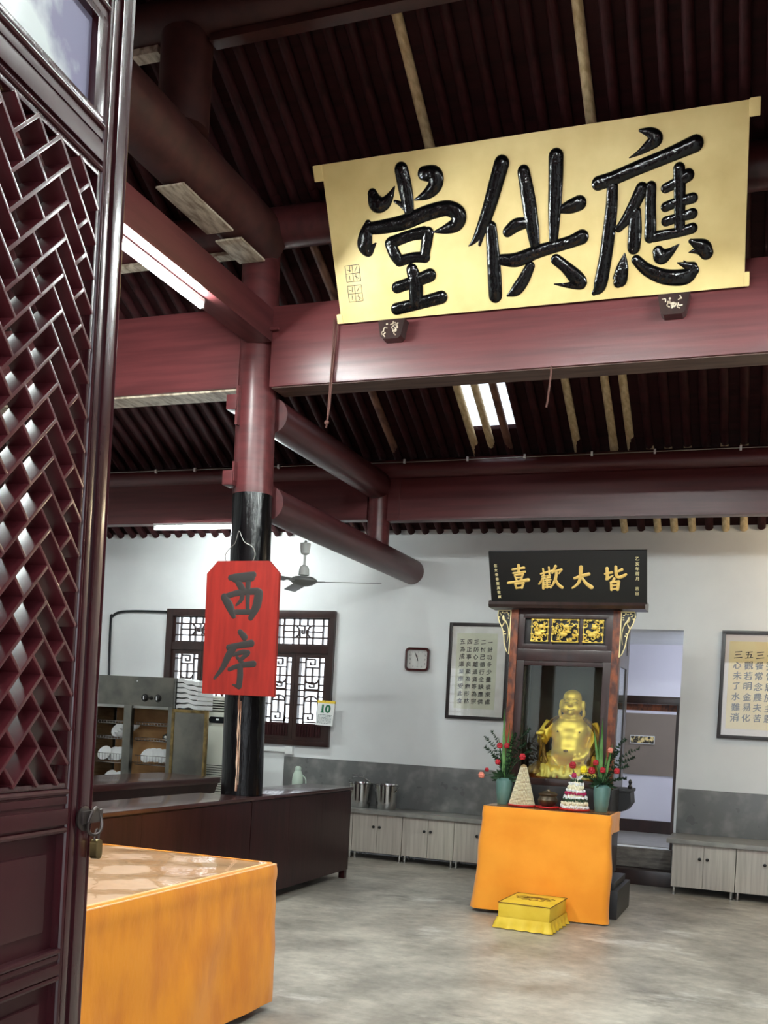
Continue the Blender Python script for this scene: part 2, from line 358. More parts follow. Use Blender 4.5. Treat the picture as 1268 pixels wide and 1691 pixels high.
# brush strokes traced in millimetres on each board: (across, up, half width)
TANG=[[(-855,959,46.1),(-844,878,47.7),(-834,781,44.2),(-828,694,34.0)],[(-925,770,9.2),(-887,749,15.7),(-849,713,18.3)],[(-1085,834,34.3),(-1064,771,52.9),(-1007,765,42.2),(-959,802,26.2),(-917,860,5.2)],[(-693,916,43.2),(-621,898,53.1),(-622,837,48.3),(-685,788,33.4),(-779,762,5.2)],[(-1143,651,24.2),(-1169,586,46.1),(-1187,512,51.9),(-1163,466,30.1),(-1125,500,16.3),(-1101,519,5.4)],[(-1142,620,37.7),(-1033,619,42.8),(-872,631,46.2),(-698,670,46.8),(-550,683,46.2),(-475,639,51.2),(-490,581,46.4),(-562,556,31.2),(-663,545,5.2)],[(-996,505,35.0),(-970,440,40.6),(-938,384,35.2)],[(-985,510,37.7),(-840,541,34.5),(-732,549,39.5)],[(-704,543,39.4),(-726,465,37.1),(-743,405,34.7)],[(-938,384,35.2),(-827,398,32.2),(-741,390,34.7)],[(-848,317,40.6),(-833,236,49.1),(-836,160,49.4),(-843,95,46.9)],[(-977,211,37.3),(-845,238,38.2),(-718,270,43.1)],[(-998,67,39.2),(-832,88,38.6),(-646,117,42.1)]]
GONG=[[(-147,909,48.8),(-192,800,47.0),(-257,644,42.8),(-321,520,35.8),(-379,454,15.5),(-416,431,3.9)],[(-311,507,20.5),(-337,431,10.3)],[(-247,534,35.6),(-245,367,42.6),(-246,182,45.9),(-248,92,45.0)],[(-1,843,38.8),(22,683,44.2),(39,518,42.4),(51,398,32.7)],[(-133,491,32.9),(-66,527,40.2),(20,531,27.4)],[(11,259,30.7),(-41,176,38.8),(-99,113,36.6),(-160,84,7.9)],[(220,906,46.0),(210,741,44.3),(195,580,40.0),(181,402,28.0)],[(229,585,19.9),(298,597,39.6),(363,613,44.3)],[(192,283,33.4),(257,229,36.0),(327,155,46.3),(357,115,36.1),(272,113,18.1),(174,129,3.9)],[(-188,320,33.5),(-80,309,43.6),(56,343,40.5),(163,362,37.6),(294,384,37.1),(372,406,44.2)]]
YING=[[(762,982,9.2),(826,961,29.9),(858,924,41.4),(813,890,30.1),(752,858,15.2),(693,837,3.5)],[(491,714,41.0),(583,731,39.5),(745,773,40.0),(940,821,41.5),(1100,866,47.7)],[(582,686,33.6),(573,561,36.5),(551,399,39.6),(521,234,40.3),(485,91,40.9),(444,47,15.5)],[(769,650,38.0),(718,556,36.1),(667,480,31.6),(618,430,22.1)],[(728,520,33.8),(723,404,41.5),(715,305,39.4)],[(828,655,31.9),(824,532,32.3),(824,417,35.1),(820,357,34.1)],[(1003,738,34.7),(1007,647,35.0),(1008,512,33.1),(1009,374,31.1)],[(919,635,28.2),(989,660,30.4),(1058,694,37.0)],[(919,526,28.5),(990,545,28.3),(1089,559,30.4)],[(922,441,28.8),(1003,455,26.2),(1088,469,30.7)],[(842,357,31.6),(991,367,28.8),(1089,383,30.9)],[(654,272,6.2),(640,198,35.0),(620,115,45.5),(609,98,30.4)],[(730,228,29.8),(803,159,37.2),(917,106,44.5),(1043,94,46.6),(1102,128,31.7)],[(1092,149,31.6),(1048,165,19.5),(995,185,3.7)],[(1061,164,14.6),(1037,193,3.6)],[(873,265,34.2),(895,233,46.5),(948,254,26.8),(1004,295,4.8)],[(1080,306,14.4),(1152,266,45.5),(1179,228,40.8)],[(1069,240,3.6),(1115,247,19.2),(1152,241,24.0)]]
XI=[[(-107,912,23.7),(-11,924,26.7),(91,934,26.5)],[(-69,909,34.7),(73,914,34.4)],[(-38,879,28.3),(4,820,26.7)],[(-160,760,22.2),(-20,797,25.2),(128,809,28.0)],[(-152,760,31.7),(-100,686,34.8),(-62,613,20.5)],[(146,792,37.3),(132,696,37.3),(88,603,23.4)],[(-78,645,20.5),(105,648,21.8)],[(-1,820,23.6),(0,747,18.9),(-44,699,9.5)],[(49,894,23.5),(53,747,18.8),(58,659,17.2)]]
XU=[[(2,493,22.0),(44,452,28.2)],[(-91,371,23.7),(5,389,25.1),(104,406,29.6)],[(-49,369,31.5),(-90,301,31.6),(-135,210,22.2),(-201,126,11.1)],[(-45,314,15.8),(33,337,20.4),(83,335,18.7)],[(79,328,20.3),(12,271,15.7)],[(-12,296,14.1),(33,260,15.7)],[(-74,201,17.4),(15,233,20.4),(133,249,26.5)],[(18,230,25.1),(23,157,26.6),(18,75,26.7)],[(18,68,20.4),(-38,83,6.3)]]
JIE=[[(338,319,11.4),(340,231,11.5)],[(322,272,7.7),(377,285,8.9)],[(334,228,10.2),(384,257,5.1)],[(410,332,10.1),(414,263,11.4),(436,244,11.4),(467,253,11.4),(491,267,8.8)],[(412,285,6.3),(459,309,10.1)],[(396,231,10.2),(380,202,7.7)],[(370,198,9.0),(373,136,10.3)],[(367,199,7.7),(433,207,10.2)],[(431,205,11.5),(422,137,10.2)],[(373,142,7.7),(423,145,7.7)],[(375,171,6.4),(423,175,6.4)]]
DA=[[(69,234,9.1),(135,257,11.6),(189,270,11.6)],[(125,329,14.1),(117,243,11.7),(96,188,10.4),(48,149,6.5)],[(130,243,7.8),(162,193,11.7),(207,157,15.5)]]
HUAN=[[(-214,272,6.6),(-119,299,7.9)],[(-194,316,6.6),(-188,259,6.6)],[(-144,329,6.5),(-142,272,6.6)],[(-204,250,6.6),(-181,254,6.6)],[(-205,232,6.6),(-181,235,6.6)],[(-163,254,6.6),(-136,259,6.6)],[(-163,236,6.6),(-137,242,6.6)],[(-203,223,7.9),(-233,183,6.6)],[(-198,219,7.9),(-198,144,9.3)],[(-166,230,7.9),(-166,152,8.0)],[(-195,211,5.3),(-133,222,6.6)],[(-194,192,5.3),(-139,200,5.3)],[(-194,173,5.3),(-139,180,5.3)],[(-198,152,6.6),(-130,160,6.6)],[(-87,338,10.4),(-117,280,6.6)],[(-99,293,7.8),(-39,309,9.1)],[(-42,304,7.8),(-61,275,5.2)],[(-81,280,10.5),(-96,216,10.5),(-135,149,5.3)],[(-91,223,7.9),(-69,179,10.5),(-39,155,11.8)]]
XII=[[(-457,310,8.0),(-356,326,9.3)],[(-402,347,10.6),(-404,280,9.3)],[(-453,278,6.7),(-349,291,8.0)],[(-441,261,6.7),(-434,234,6.7)],[(-441,260,6.7),(-366,270,8.0)],[(-369,267,8.0),(-381,237,6.7)],[(-434,236,6.7),(-378,241,6.7)],[(-432,226,6.7),(-422,210,6.7)],[(-381,232,6.7),(-395,213,6.7)],[(-501,191,9.4),(-412,205,9.4),(-324,219,13.3)],[(-440,183,8.1),(-431,145,8.1)],[(-440,182,6.7),(-367,191,9.4)],[(-369,189,9.4),(-383,148,8.1)],[(-431,146,6.7),(-380,152,6.7)]]
# ------------------------------------------------------------------ the setting
YW = 10.9
bm = nb(); box(bm, -9, 6.2, .85, YW, -.12, 0); o = finish('floor', bm, 'floor', local=False); tag(o, 'worn grey concrete floor with pale scuffs', 'floor', kind='structure')
bm = nb(); box(bm, -30, 30, -30, .85, -.2, -.06); tag(finish('ground', bm, 'ground'), 'paved courtyard in front of the doorway', 'ground', kind='structure')
bm = nb(); box(bm, -30, 30, 11.16, 40, -.3, -.16); tag(finish('ground', bm, 'ground'), 'paved yard behind the back wall', 'ground', kind='structure')

bm = nb()
for a in ((-9, -7.0, 0, 3.69), (-7.0, -4.76, 0, 1.17), (-7.0, -4.76, 2.74, 3.69), (-4.76, -1.78, 0, 3.69), (-1.78, -.9, 2.6, 3.69), (-1.78, -.9, -.1, .34), (-.9, 6.2, 0, 3.69)):
    box(bm, a[0], a[1], YW, YW+.25, a[2], a[3])
tag(finish('wall_back', bm, 'white'), 'white plastered back wall with window and doorway', 'wall', kind='structure')
bm = nb(); box(bm, -9.2, -9, .85, 11.15, 0, 7.4); tag(finish('wall_left', bm, 'white'), 'white plastered left wall', 'wall', kind='structure')
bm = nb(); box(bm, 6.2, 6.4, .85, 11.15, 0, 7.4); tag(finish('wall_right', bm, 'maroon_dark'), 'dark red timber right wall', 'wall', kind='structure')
bm = nb()
for a in ((-9, -6.5, 0, 5), (-6.5, -5.6, 0, 1.4), (-6.5, -5.6, 2.75, 5), (-5.6, -3.81, 0, 5), (-3.81, -3.58, 2.8, 5), (-3.58, -3.38, 0, 5), (-3.38, -2.72, 2.8, 5), (-2.72, -1.25, 0, 5), (-1.25, 1.65, 3.0, 5), (1.65, 1.9, 0, 5), (1.9, 6.1, 0, .9), (1.9, 6.1, 3, 5), (6.1, 6.2, 0, 5)):
    box(bm, a[0], a[1], .85, 1.0, a[2], a[3])
tag(finish('wall_front', bm, 'maroon'), 'dark red timber front wall around the doorway', 'wall', kind='structure')
for wi, (a, b, wz0, wz1) in ((2, (-6.5, -5.6, 1.4, 2.75)), (3, (1.9, 6.1, .9, 3.0))):
    bm = nb(); n = max(2, round((b-a)/.62))
    for k in range(n+1):
        x = a+(b-a)*k/n; box(bm, x-.035, x+.035, .88, .97, wz0, wz1)
    for k in range(n*3):
        x = a+(b-a)*(k+.5)/(n*3); box(bm, x-.009, x+.009, .91, .94, wz0, wz1)
    for z in [wz0+.03+(wz1-wz0-.06)*q/7 for q in range(8)]: box(bm, a, b, .905, .945, z-.012, z+.012)
    tag(finish('window_%d' % wi, bm, 'leaf'), ('small' if wi == 2 else 'wide')+' dark lattice window in the front wall', 'window', kind='structure')

RS = [(11.5, 3.276), (9.8, 4.25), (7.27, 5.56), (5.95, 6.33), (4.6, 7.12), (2.2, 5.75), (.1, 4.62)]   # rafter axis line (Y, z)
bm = nb()
def slab(bm, x0, x1, ya, za, yb, zb, o0=.045, o1=.085):
    vs = []
    for x in (x0, x1):
        for (y, z) in ((ya, za+o0), (yb, zb+o0), (yb, zb+o1), (ya, za+o1)): vs.append(bm.verts.new((x, y, z)))
    for q in ((0, 1, 2, 3), (7, 6, 5, 4), (0, 4, 5, 1), (1, 5, 6, 2), (2, 6, 7, 3), (3, 7, 4, 0)): bm.faces.new([vs[i] for i in q])
def rz(y):
    for (ya, za), (yb, zb) in zip(RS, RS[1:]):
        if yb <= y <= ya: return za+(zb-za)*(y-ya)/(yb-ya)
SKX0, SKX1, SKY0, SKY1 = -2.875, -2.39, 8.92, 9.64
for (ya, za), (yb, zb) in zip(RS, RS[1:]):
    if ya == 9.8:
        slab(bm, -9.1, SKX0, ya, za, yb, zb); slab(bm, SKX1, 6.3, ya, za, yb, zb)
        slab(bm, SKX0, SKX1, ya, za, SKY1, rz(SKY1)); slab(bm, SKX0, SKX1, SKY0, rz(SKY0), yb, zb)
    else: slab(bm, -9.1, 6.3, ya, za, yb, zb)
tag(finish('ceiling', bm, 'boards'), 'dark maroon roof boarding above the rafters', 'ceiling', kind='structure')
bm = nb(); slab(bm, SKX0, SKX1, SKY1, rz(SKY1), SKY0, rz(SKY0), .055, .062)
tag(finish('skylight', bm, 'skypane'), 'bright glass roof light between the rafters behind the red tie beam', 'skylight', kind='structure')

# passage behind the back doorway
bm = nb(); box(bm, -3.2, .6, 11.15, 12.7, -.1, .35); tag(finish('floor', bm, 'stone_top'), 'grey raised floor of the passage behind the doorway', 'floor', kind='structure')
bm = nb(); box(bm, -3.2, .6, 12.7, 12.8, .35, 2.75); tag(finish('wall_passage', bm, 'lilac'), 'lilac white wall of the passage behind the doorway', 'wall', kind='structure')
bm = nb(); box(bm, -3.3, -3.2, 11.15, 12.8, .35, 2.75); tag(finish('wall_passage_end', bm, 'lilac'), 'closed end wall of the passage', 'wall', kind='structure')
bm = nb(); box(bm, -3.2, .6, 11.15, 12.7, 2.6, 2.75); tag(finish('ceiling', bm, 'white'), 'plain ceiling of the passage behind the doorway', 'ceiling', kind='structure')
bm = nb(); box(bm, -3.2, .6, 12.66, 12.7, .35, .495); tag(finish('baseboard_passage', bm, 'walnut'), 'dark baseboard at the foot of the passage wall', 'baseboard', kind='structure')
bm = nb(); box(bm, -2.4, -.95, 12.68, 12.7, 1.035, 1.77); tag(finish('trim_1', bm, 'taupe'), 'taupe painted band on the passage wall', 'trim', kind='structure')  # flat grey-brown band, darker than the lilac around it
d = thing('door_2', 'dark timber frame of the back doorway beside the shrine', 'door', (-1.3, 10.98, .35), kind='structure')
bm = nb(); box(bm, -1.78, -.9, 10.93, 11.05, 1.835, 1.915, .004); finish('lintel', bm, 'walnut', d)
bm = nb(); box(bm, -1.78, -.93, 11.0, 11.06, 1.765, 1.833); finish('head_rail', bm, 'carved', d)
bm = nb(); box(bm, -.932, -.9, 10.93, 11.05, .35, 1.835); finish('jamb', bm, 'walnut', d)
bm = nb(); box(bm, -1.78, -1.74, 10.93, 11.05, .35, 1.835); finish('jamb', bm, 'walnut', d)
bm = nb(); box(bm, -1.85, -.87, 10.66, YW, 0, .15, .006); tag(finish('door_step', bm, 'walnut'), 'low dark step on the floor below the back doorway', 'step', kind='structure')
bm = nb(); box(bm, -1.85, -.9, 10.84, YW, .152, .35, .01)
tag(finish('stone_step', bm, 'step'), 'rough grey stone step under the back doorway', 'step', kind='structure')
p = thing('wall_photo', 'small sepia photo on the taupe passage wall seen through the back doorway', 'picture', (-1.45, 12.67, 1.41))
bm = nb(); box(bm, -1.60, -1.314, 12.655, 12.679, 1.405, 1.505); finish('picture_frame', bm, 'porcelain', p)
bm = nb(); box(bm, -1.592, -1.322, 12.652, 12.656, 1.414, 1.496); finish('print', bm, 'photo', p)

# the lattice window in the back wall
w = thing('window_1', 'dark fretwork window in the back wall, half hidden by the red board', 'window', (-5.88, 10.9, 1.17), kind='structure')
WX0, WX1, WZ0, WZ1 = -7.0, -4.76, 1.17, 2.74
bm = nb()
box(bm, WX0, WX1, 10.85, 11.0, WZ1-.085, WZ1, .006); box(bm, WX0, WX1, 10.85, 11.0, WZ0, WZ0+.06, .006)
box(bm, WX0, WX0+.085, 10.851, 11.0, WZ0+.055, WZ1-.08); box(bm, WX1-.06, WX1, 10.851, 11.0, WZ0+.055, WZ1-.08)
box(bm, WX0, WX1, 10.86, 10.98, 2.245, 2.335, .004)
finish('frame', bm, 'walnut', w)
def bar(bm, x0, z0, x1, z1, t=.016, y0=10.9, y1=10.93):
    if abs(x1-x0) < 1e-6: box(bm, x0-t/2, x0+t/2, y0, y1, min(z0, z1), max(z0, z1))
    elif abs(z1-z0) < 1e-6: box(bm, min(x0, x1), max(x0, x1), y0, y1, z0-t/2, z0+t/2)
    else:
        L = math.hypot(x1-x0, z1-z0); a = math.atan2(z1-z0, x1-x0)
        box(bm, 0, L, 0, y1-y0, -t/2, t/2, X=Matrix.Translation((x0, y0, z0)) @ Matrix.Rotation(-a, 4, 'Y'))
def arc(bm, cx, cz, rx, rz_, a0, a1, n=6, t=.016):
    P = [(cx+rx*math.cos(a0+(a1-a0)*k/n), cz+rz_*math.sin(a0+(a1-a0)*k/n)) for k in range(n+1)]
    for p, q in zip(P, P[1:]): bar(bm, p[0], p[1], q[0], q[1], t)
def key(bm, X, Z, x0, x1, z0, z1):          # a square meander in the cell
    u = (x1-x0)/3; v = (z1-z0)/3
    seg = [(x0, z1, x1-u, z1), (x1-u, z1, x1-u, z0+v), (x1-u, z0+v, x0+u, z0+v), (x0+u, z0+v, x0+u, z1-v), (x1, z1-v, x1, z0), (x1, z0, x0+u*.0, z0), (x0, z0, x0, z1-v)]
    for a, b, c, d_ in seg: bar(bm, X(a), Z(b), X(c), Z(d_))
def casement(x0, x1):
    s = nb(); zb, zt = WZ0+.06, 2.245
    box(s, x0, x0+.05, 10.88, 10.95, zb, zt); box(s, x1-.05, x1, 10.88, 10.95, zb, zt); box(s, x0, x1, 10.88, 10.95, zt-.05, zt); box(s, x0, x1, 10.88, 10.95, zb, zb+.04)
    cs = finish('casement', s, 'walnut', w)
    s = nb(); box(s, x0+.05, x1-.05, 10.89, 10.93, zb+.04, 1.43)
    for k in range(9): box(s, x0+.05+(x1-x0-.1)*(k+.5)/9-.008, x0+.05+(x1-x0-.1)*(k+.5)/9+.008, 10.88, 10.9, zb+.05, 1.40)
    finish('bottom_panel', s, 'side', cs)
    s = nb(); a, b = x0+.05, x1-.05; c0, c1 = 1.43, zt-.05
    X = lambda u: a+(b-a)*u; Z = lambda v: c0+(c1-c0)*v
    for u in (.22, .78):
        bar(s, X(u), c0, X(u), c1)
    for v in (.07, .28, .41, .59, .72, .93):
        bar(s, a, Z(v), X(.22), Z(v)); bar(s, X(.78), Z(v), b, Z(v))
    bar(s, a, Z(.5), b, Z(.5)); bar(s, X(.5), Z(.15), X(.5), Z(.43)); bar(s, X(.5), Z(.63), X(.5), Z(.86))
    arc(s, X(.5), Z(.34), X(.78)-X(.5), .06, 0, PI); arc(s, X(.5), Z(.68), X(.78)-X(.5), .06, PI, 2*PI)
    bar(s, X(.22), Z(.34), X(.78), Z(.34)); bar(s, X(.22), Z(.72), X(.78), Z(.72))
    key(s, X, Z, .22, .78, .02, .15); key(s, X, Z, .22, .78, .85, .98); key(s, X, Z, .22, .78, .52, .62)
    finish('lattice', s, 'walnut', cs)
    s = nb(); box(s, a, b, 10.94, 10.945, c0, c1); finish('pane', s, 'glass', cs)
for k in range(5):
    x0 = WX0+.085+k*.419; casement(x0, x0+.415)
for k in range(3):
    x0 = WX0+.085+k*.698; x1 = x0+.69
    s = nb(); a, b = x0+.03, x1-.03; c0, c1 = 2.345, 2.65
    X = lambda u: a+(b-a)*u; Z = lambda v: c0+(c1-c0)*v
    box(s, x0, a, 10.89, 10.95, c0-.01, c1+.005); box(s, b, x1, 10.89, 10.95, c0-.01, c1+.005)
    for v in (.0, .27, .73, 1.0): bar(s, a, Z(v), b, Z(v))
    for u in (.1, .3, .7, .9): bar(s, X(u), c0, X(u), c1)
    for u in (.42, .58): bar(s, X(u), c0, X(u), Z(.27)); bar(s, X(u), Z(.73), X(u), c1)
    bar(s, X(.1), Z(.5), X(.42), Z(.5)); bar(s, X(.58), Z(.5), X(.9), Z(.5))
    arc(s, X(.3), Z(.5), .075, .075, -PI/2, PI/2); arc(s, X(.7), Z(.5), .075, .075, PI/2, 1.5*PI)
    key(s, X, Z, .43, .57, .28, .72)
    finish('transom_lattice', s, 'walnut', w)
    s = nb(); box(s, a, b, 10.94, 10.945, c0, c1); finish('transom_pane', s, 'glass', w)

# ------------------------------------------------------------------ timber frame
def sbox(name, m, label, cat, *a, bev=.012, **k):
    b = nb(); box(b, *a, bev=bev); return tag(finish(name, b, m), label, cat, **k)
def scyl(name, m, label, cat, p0, p1, r, r1=None, n=28, **k):
    b = nb(); cyl(b, p0, p1, r, r1, n); return tag(finish(name, b, m), label, cat, **k)
t = thing('tie_beam', 'big red tie beam under the gold plaque', 'beam', (-1.3, 7.27, 4.05))
b = nb(); box(b, -3.80, 3.0, 7.14, 7.40, 4.05, 4.68, .02); finish('beam_body', b, 'maroon', t)
b = nb(); box(b, -3.78, 3.0, 7.16, 7.38, 4.045, 4.05); finish('underside', b, 'underside', t, label='dull brown underside of the beam')
t = thing('tie_beam', 'red tie beam left of the column with a pale bare underside', 'beam', (-6.5, 7.27, 4.05))
b = nb(); box(b, -9, -4.07, 7.14, 7.40, 4.06, 4.70, .02); finish('beam_body', b, 'maroon', t)
b = nb(); box(b, -9, -4.05, 7.16, 7.38, 4.045, 4.06); finish('underside', b, 'bare_wood', t, label='pale bare underside of the beam')
scyl('purlin', 'maroon_y', 'round dark red purlin behind the gold plaque, crossing at the column head', 'purlin', (-9, 7.27, 5.35), (6.2, 7.27, 5.35), .155)
sbox('purlin_board', 'bare_wood', 'thin bare board under the purlin left of the column head', 'board', -5.6, -4.1, 7.22, 7.32, 5.165, 5.195, bev=.003)
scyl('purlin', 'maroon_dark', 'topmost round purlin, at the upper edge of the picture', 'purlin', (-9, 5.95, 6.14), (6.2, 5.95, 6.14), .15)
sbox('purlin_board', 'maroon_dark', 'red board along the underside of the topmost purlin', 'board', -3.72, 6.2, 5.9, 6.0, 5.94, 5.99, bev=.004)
sbox('purlin_board', 'bare_wood', 'short bare board end left of the upper post', 'board', -4.9, -4.12, 5.9, 6.0, 5.94, 5.99, bev=.004)
scyl('purlin', 'maroon', 'red eave purlin resting on the back eave beam', 'purlin', (-9, 9.80, 4.05), (6.2, 9.80, 4.05), .11)
t = thing('eave_beam', 'red back eave beam above the shrine, right of the hanging post', 'beam', (1.2, 9.79, 3.53))
b = nb(); box(b, -3.76, 6.2, 9.73, 9.86, 3.53, 3.955, .008); finish('beam_body', b, 'maroon', t)
b = nb(); box(b, -3.64, -3.625, 9.722, 9.732, 3.54, 3.95); box(b, -3.62, 6.2, 9.722, 9.732, 3.532, 3.55); finish('bead', b, 'maroon', t)
t = thing('eave_beam', 'red back eave beam left of the hanging post, above the window', 'beam', (-6.4, 9.79, 3.53))
b = nb(); box(b, -9, -3.98, 9.73, 9.86, 3.545, 4.0, .008); finish('beam_body', b, 'maroon', t)
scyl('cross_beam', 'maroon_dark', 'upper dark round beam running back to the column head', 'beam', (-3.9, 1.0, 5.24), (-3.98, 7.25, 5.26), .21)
for k, (ya, yb, lab) in enumerate(((5.92, 6.60, 'longer pale bare patch under the upper cross beam'), (6.72, 7.10, 'shorter pale bare patch under the upper cross beam, next to the column'))):
    sbox('bare_patch', 'bare_wood', lab, 'board', -4.09, -3.87, ya, yb, 5.02, 5.035, bev=.002)
sbox('cross_beam', 'maroon_y', 'square red cross beam that carries the tube lamp', 'beam', -4.0, -3.79, 1.0, 7.14, 4.40, 4.655, bev=.012)
scyl('cross_beam', 'maroon_y', 'thick round red beam running from the black column to the back wall', 'beam', (-3.87, 7.36, 3.195), (-3.87, 10.92, 3.195), .140)
scyl('cross_beam', 'maroon_y', 'shorter round red beam between the column and the hanging post', 'beam', (-3.88, 7.36, 3.895), (-3.88, 9.74, 3.895), .145)
scyl('short_post', 'maroon', 'short red post between the round beams at the back eave', 'post', (-3.87, 9.80, 3.30), (-3.87, 9.80, 4.0), .115)
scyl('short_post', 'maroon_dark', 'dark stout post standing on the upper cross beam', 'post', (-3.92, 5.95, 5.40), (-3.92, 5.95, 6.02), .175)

t = thing('column', 'tall column, red above and black lacquered below, carrying the red board', 'column', (-3.895, 7.27, 0))
b = nb(); cyl(b, (-3.893, 7.27, 0), (-3.958, 7.27, 3.235), .166, .158, 40); finish('lower_shaft', b, 'lacquer', t, label='black lacquered lower shaft')
b = nb(); cyl(b, (-3.958, 7.27, 3.235), (-3.995, 7.27, 5.2), .159, .15, 40); finish('upper_shaft', b, 'maroon', t, label='red painted upper shaft')
for zc, dz in ((3.925, 0), (3.335, 0)):
    b = nb(); box(b, -4.12, -4.03, 7.06, 7.19, zc-.055, zc+.06, .006); tb = finish('tenon_block', b, 'maroon', t)
    b = nb(); box(b, -4.045, -4.025, 7.075, 7.13, zc-.17 if zc > 3.5 else zc-.02, zc+.13); finish('wedge', b, 'maroon', tb)
b = nb(); box(b, -3.87, -3.72, 7.09, 7.115, 4.475, 4.495); finish('peg', b, 'maroon', t)
def colx(z): return -3.893-.065*z/3.235
b = nb(); pts = []
for k in range(25):
    z = .90+k*.032; pts.append((colx(z)+.207*.166+.0015*math.sin(k*1.7), 7.27-.978*.166, z))
tube(b, pts, [.0065+.0025*math.sin(k*.9+1) for k in range(25)], 6); finish('split', b, 'strut', t, label='long pale split in the black lacquer')
b = nb(); pts = [(colx(z)+.30*.166+.0012*math.sin(z*30), 7.27-.955*.166, z) for z in [.95+.05*k for k in range(14)]]
tube(b, pts, .0035, 5); finish('split', b, 'strut', t, label='thin pale split in the black lacquer')
b = nb(); pts = [(-4.06, 7.09, 2.68), (-4.07, 7.09, 2.74), (-4.02, 7.09, 2.80), (-3.99, 7.09, 2.83), (-3.96, 7.085, 2.92), (-3.93, 7.085, 2.87), (-3.90, 7.085, 2.83), (-3.84, 7.09, 2.80), (-3.81, 7.09, 2.74), (-3.83, 7.09, 2.68)]
tube(b, catmull(pts, 4), .003, 6); tag(finish('hanging_wire', b, 'wire'), 'thin wire loop on the black column above the red board', 'wire')

# rafters: each its own pole, one shared mesh per slope
def rafter_mesh(ya, yb, r=.04, m='rafter'):
    b = nb(); cyl(b, (0, ya, rz(ya)-.0), (0, yb, rz(yb)), r, r, 14)
    return b
RG = 'round rafters under the roof'
def row(ya, yb, k0, k1, pale, lab, grp, palelab, r=.04):
    first = None
    for k in range(k0, k1+1):
        x = -1.545+.167*k+random.uniform(-.008, .008)
        if k in pale:
            b = nb(); cyl(b, (x, ya+.02, rz(ya+.02)), (x, yb, rz(yb)), r*.95, r*.9, 14)
            mm, lb, gp = palelab[k]
            tag(finish('rafter', b, mm), lb, 'rafter', gp); continue
        if first is None:
            b = nb(); cyl(b, (x, ya, rz(ya)), (x, yb, rz(yb)), r, r, 14)
            first = tag(finish('rafter', b, 'rafter'), lab, 'rafter', grp); fx = x
        else:
            o = first.copy(); C.objects.link(o); o.location.x += x-fx
P3 = {0, 2, 3, 4, 6, 7}
row(10.87, 9.74, -38, 11, P3, 'dark red rafter end above the white back wall', 'dark rafter ends above the back wall',
    {k: ('pale_wood', 'pale unpainted rafter end above the back wall, over the right side of the shrine', 'pale rafter ends above the back wall') for k in P3})
P2 = {-8, -7, -6, -13, -2, 0, 1}
row(9.86, 7.2, -33, 11, P2, 'dark red rafter between the tie beam and the back eave beam', 'dark rafters of the middle slope',
    {-8: ('pale_wood', 'pale unpainted rafter along the left edge of the bright roof light', None), -7: ('pale_wood', 'pale unpainted rafter crossing the bright roof light', None),
     -6: ('brown_pole', 'stained brown rafter crossing the right of the bright roof light', None), -13: ('brown_pole', 'faded brown rafter left of the bright roof light', None),
     -2: ('pale_wood', 'pale unpainted rafter right of the roof light, standing alone', None), 0: ('pale_wood', 'left one of two neighbouring pale rafters right of the roof light', None),
     1: ('pale_wood', 'right one of two neighbouring pale rafters right of the roof light', None)})
P1 = {-6, 1}
row(7.33, 5.9, -24, 11, P1, 'dark red rafter of the steep slope above the gold plaque', 'dark rafters above the gold plaque',
    {-6: ('pale_wood', 'pale unpainted rafter above the left half of the gold plaque', None), 1: ('pale_wood', 'pale unpainted rafter above the right half of the gold plaque', None)})

# wire and its white cleats along the eave purlin
b = nb(); tube(b, [(-7.6, 9.665, 4.115), (-5.0, 9.665, 4.108), (-3.5, 9.665, 4.10), (-1.0, 9.665, 4.108), (1, 9.665, 4.11)], .005, 6)
tag(finish('lamp_wire', b, 'wire'), 'thin wire stretched along the eave purlin', 'wire')
first = None
for x in (-6.469, -5.979, -4.974, -4.508, -3.574, -2.922, -2.352, -1.713, -1.14, -.396):
    if first is None:
        b = nb(); box(b, x-.01, x+.01, 9.648, 9.675, 4.085, 4.128, .003); first = tag(finish('wire_cleat', b, 'porcelain'), 'small white porcelain cleat holding the wire on the eave purlin', 'cleat', 'white cleats along the eave purlin'); fx = x
    else:
        o = first.copy(); C.objects.link(o); o.location.x += x-fx

# ------------------------------------------------------------------ lamps
def tube_lamp(name, label, p0, p1, glow='tube', wide=.02):  # wide: broader battens keep the added lamps' light off the roof
    p0, p1 = Vector(p0), Vector(p1); c = (p0+p1)/2
    t = thing(name, label, 'lamp', c)
    d = (p1-p0).normalized(); s = Vector((-d.y, d.x, 0))
    b = nb(); cyl(b, p0, p1, .019, None, 14); finish('glass_tube', b, glow, t)
    b = nb()
    X = Matrix.Translation(c) @ Matrix.Rotation(math.atan2(d.y, d.x), 4, 'Z'); L = (p1-p0).length
    box(b, -L/2-.02, L/2+.02, -wide, wide, .022, .05, .004, X); box(b, -L/2-.02, -L/2, -.018, .018, -.018, .03, .003, X); box(b, L/2, L/2+.02, -.018, .018, -.018, .03, .003, X)
    finish('batten', b, 'porcelain', t)
    return t
tube_lamp('tube_lamp', 'lit tube lamp under the square cross beam, top left', (-3.90, 5.02, 4.345), (-3.90, 6.26, 4.345))
tube_lamp('tube_lamp', 'lit tube lamp under the back eave beam, left of the column', (-6.46, 9.70, 3.49), (-5.22, 9.70, 3.49), 'tube_soft')
sbox('cross_beam', 'maroon_y', 'square red cross beam of the next bay, right of the picture', 'beam', .34, .55, 1.0, 7.14, 4.40, 4.655, bev=.012)
tube_lamp('tube_lamp', 'lit tube lamp under the cross beam of the next bay, right of the picture', (.445, 5.02, 4.345), (.445, 6.26, 4.345), wide=.10)  # unseen lamp added to brighten the hall
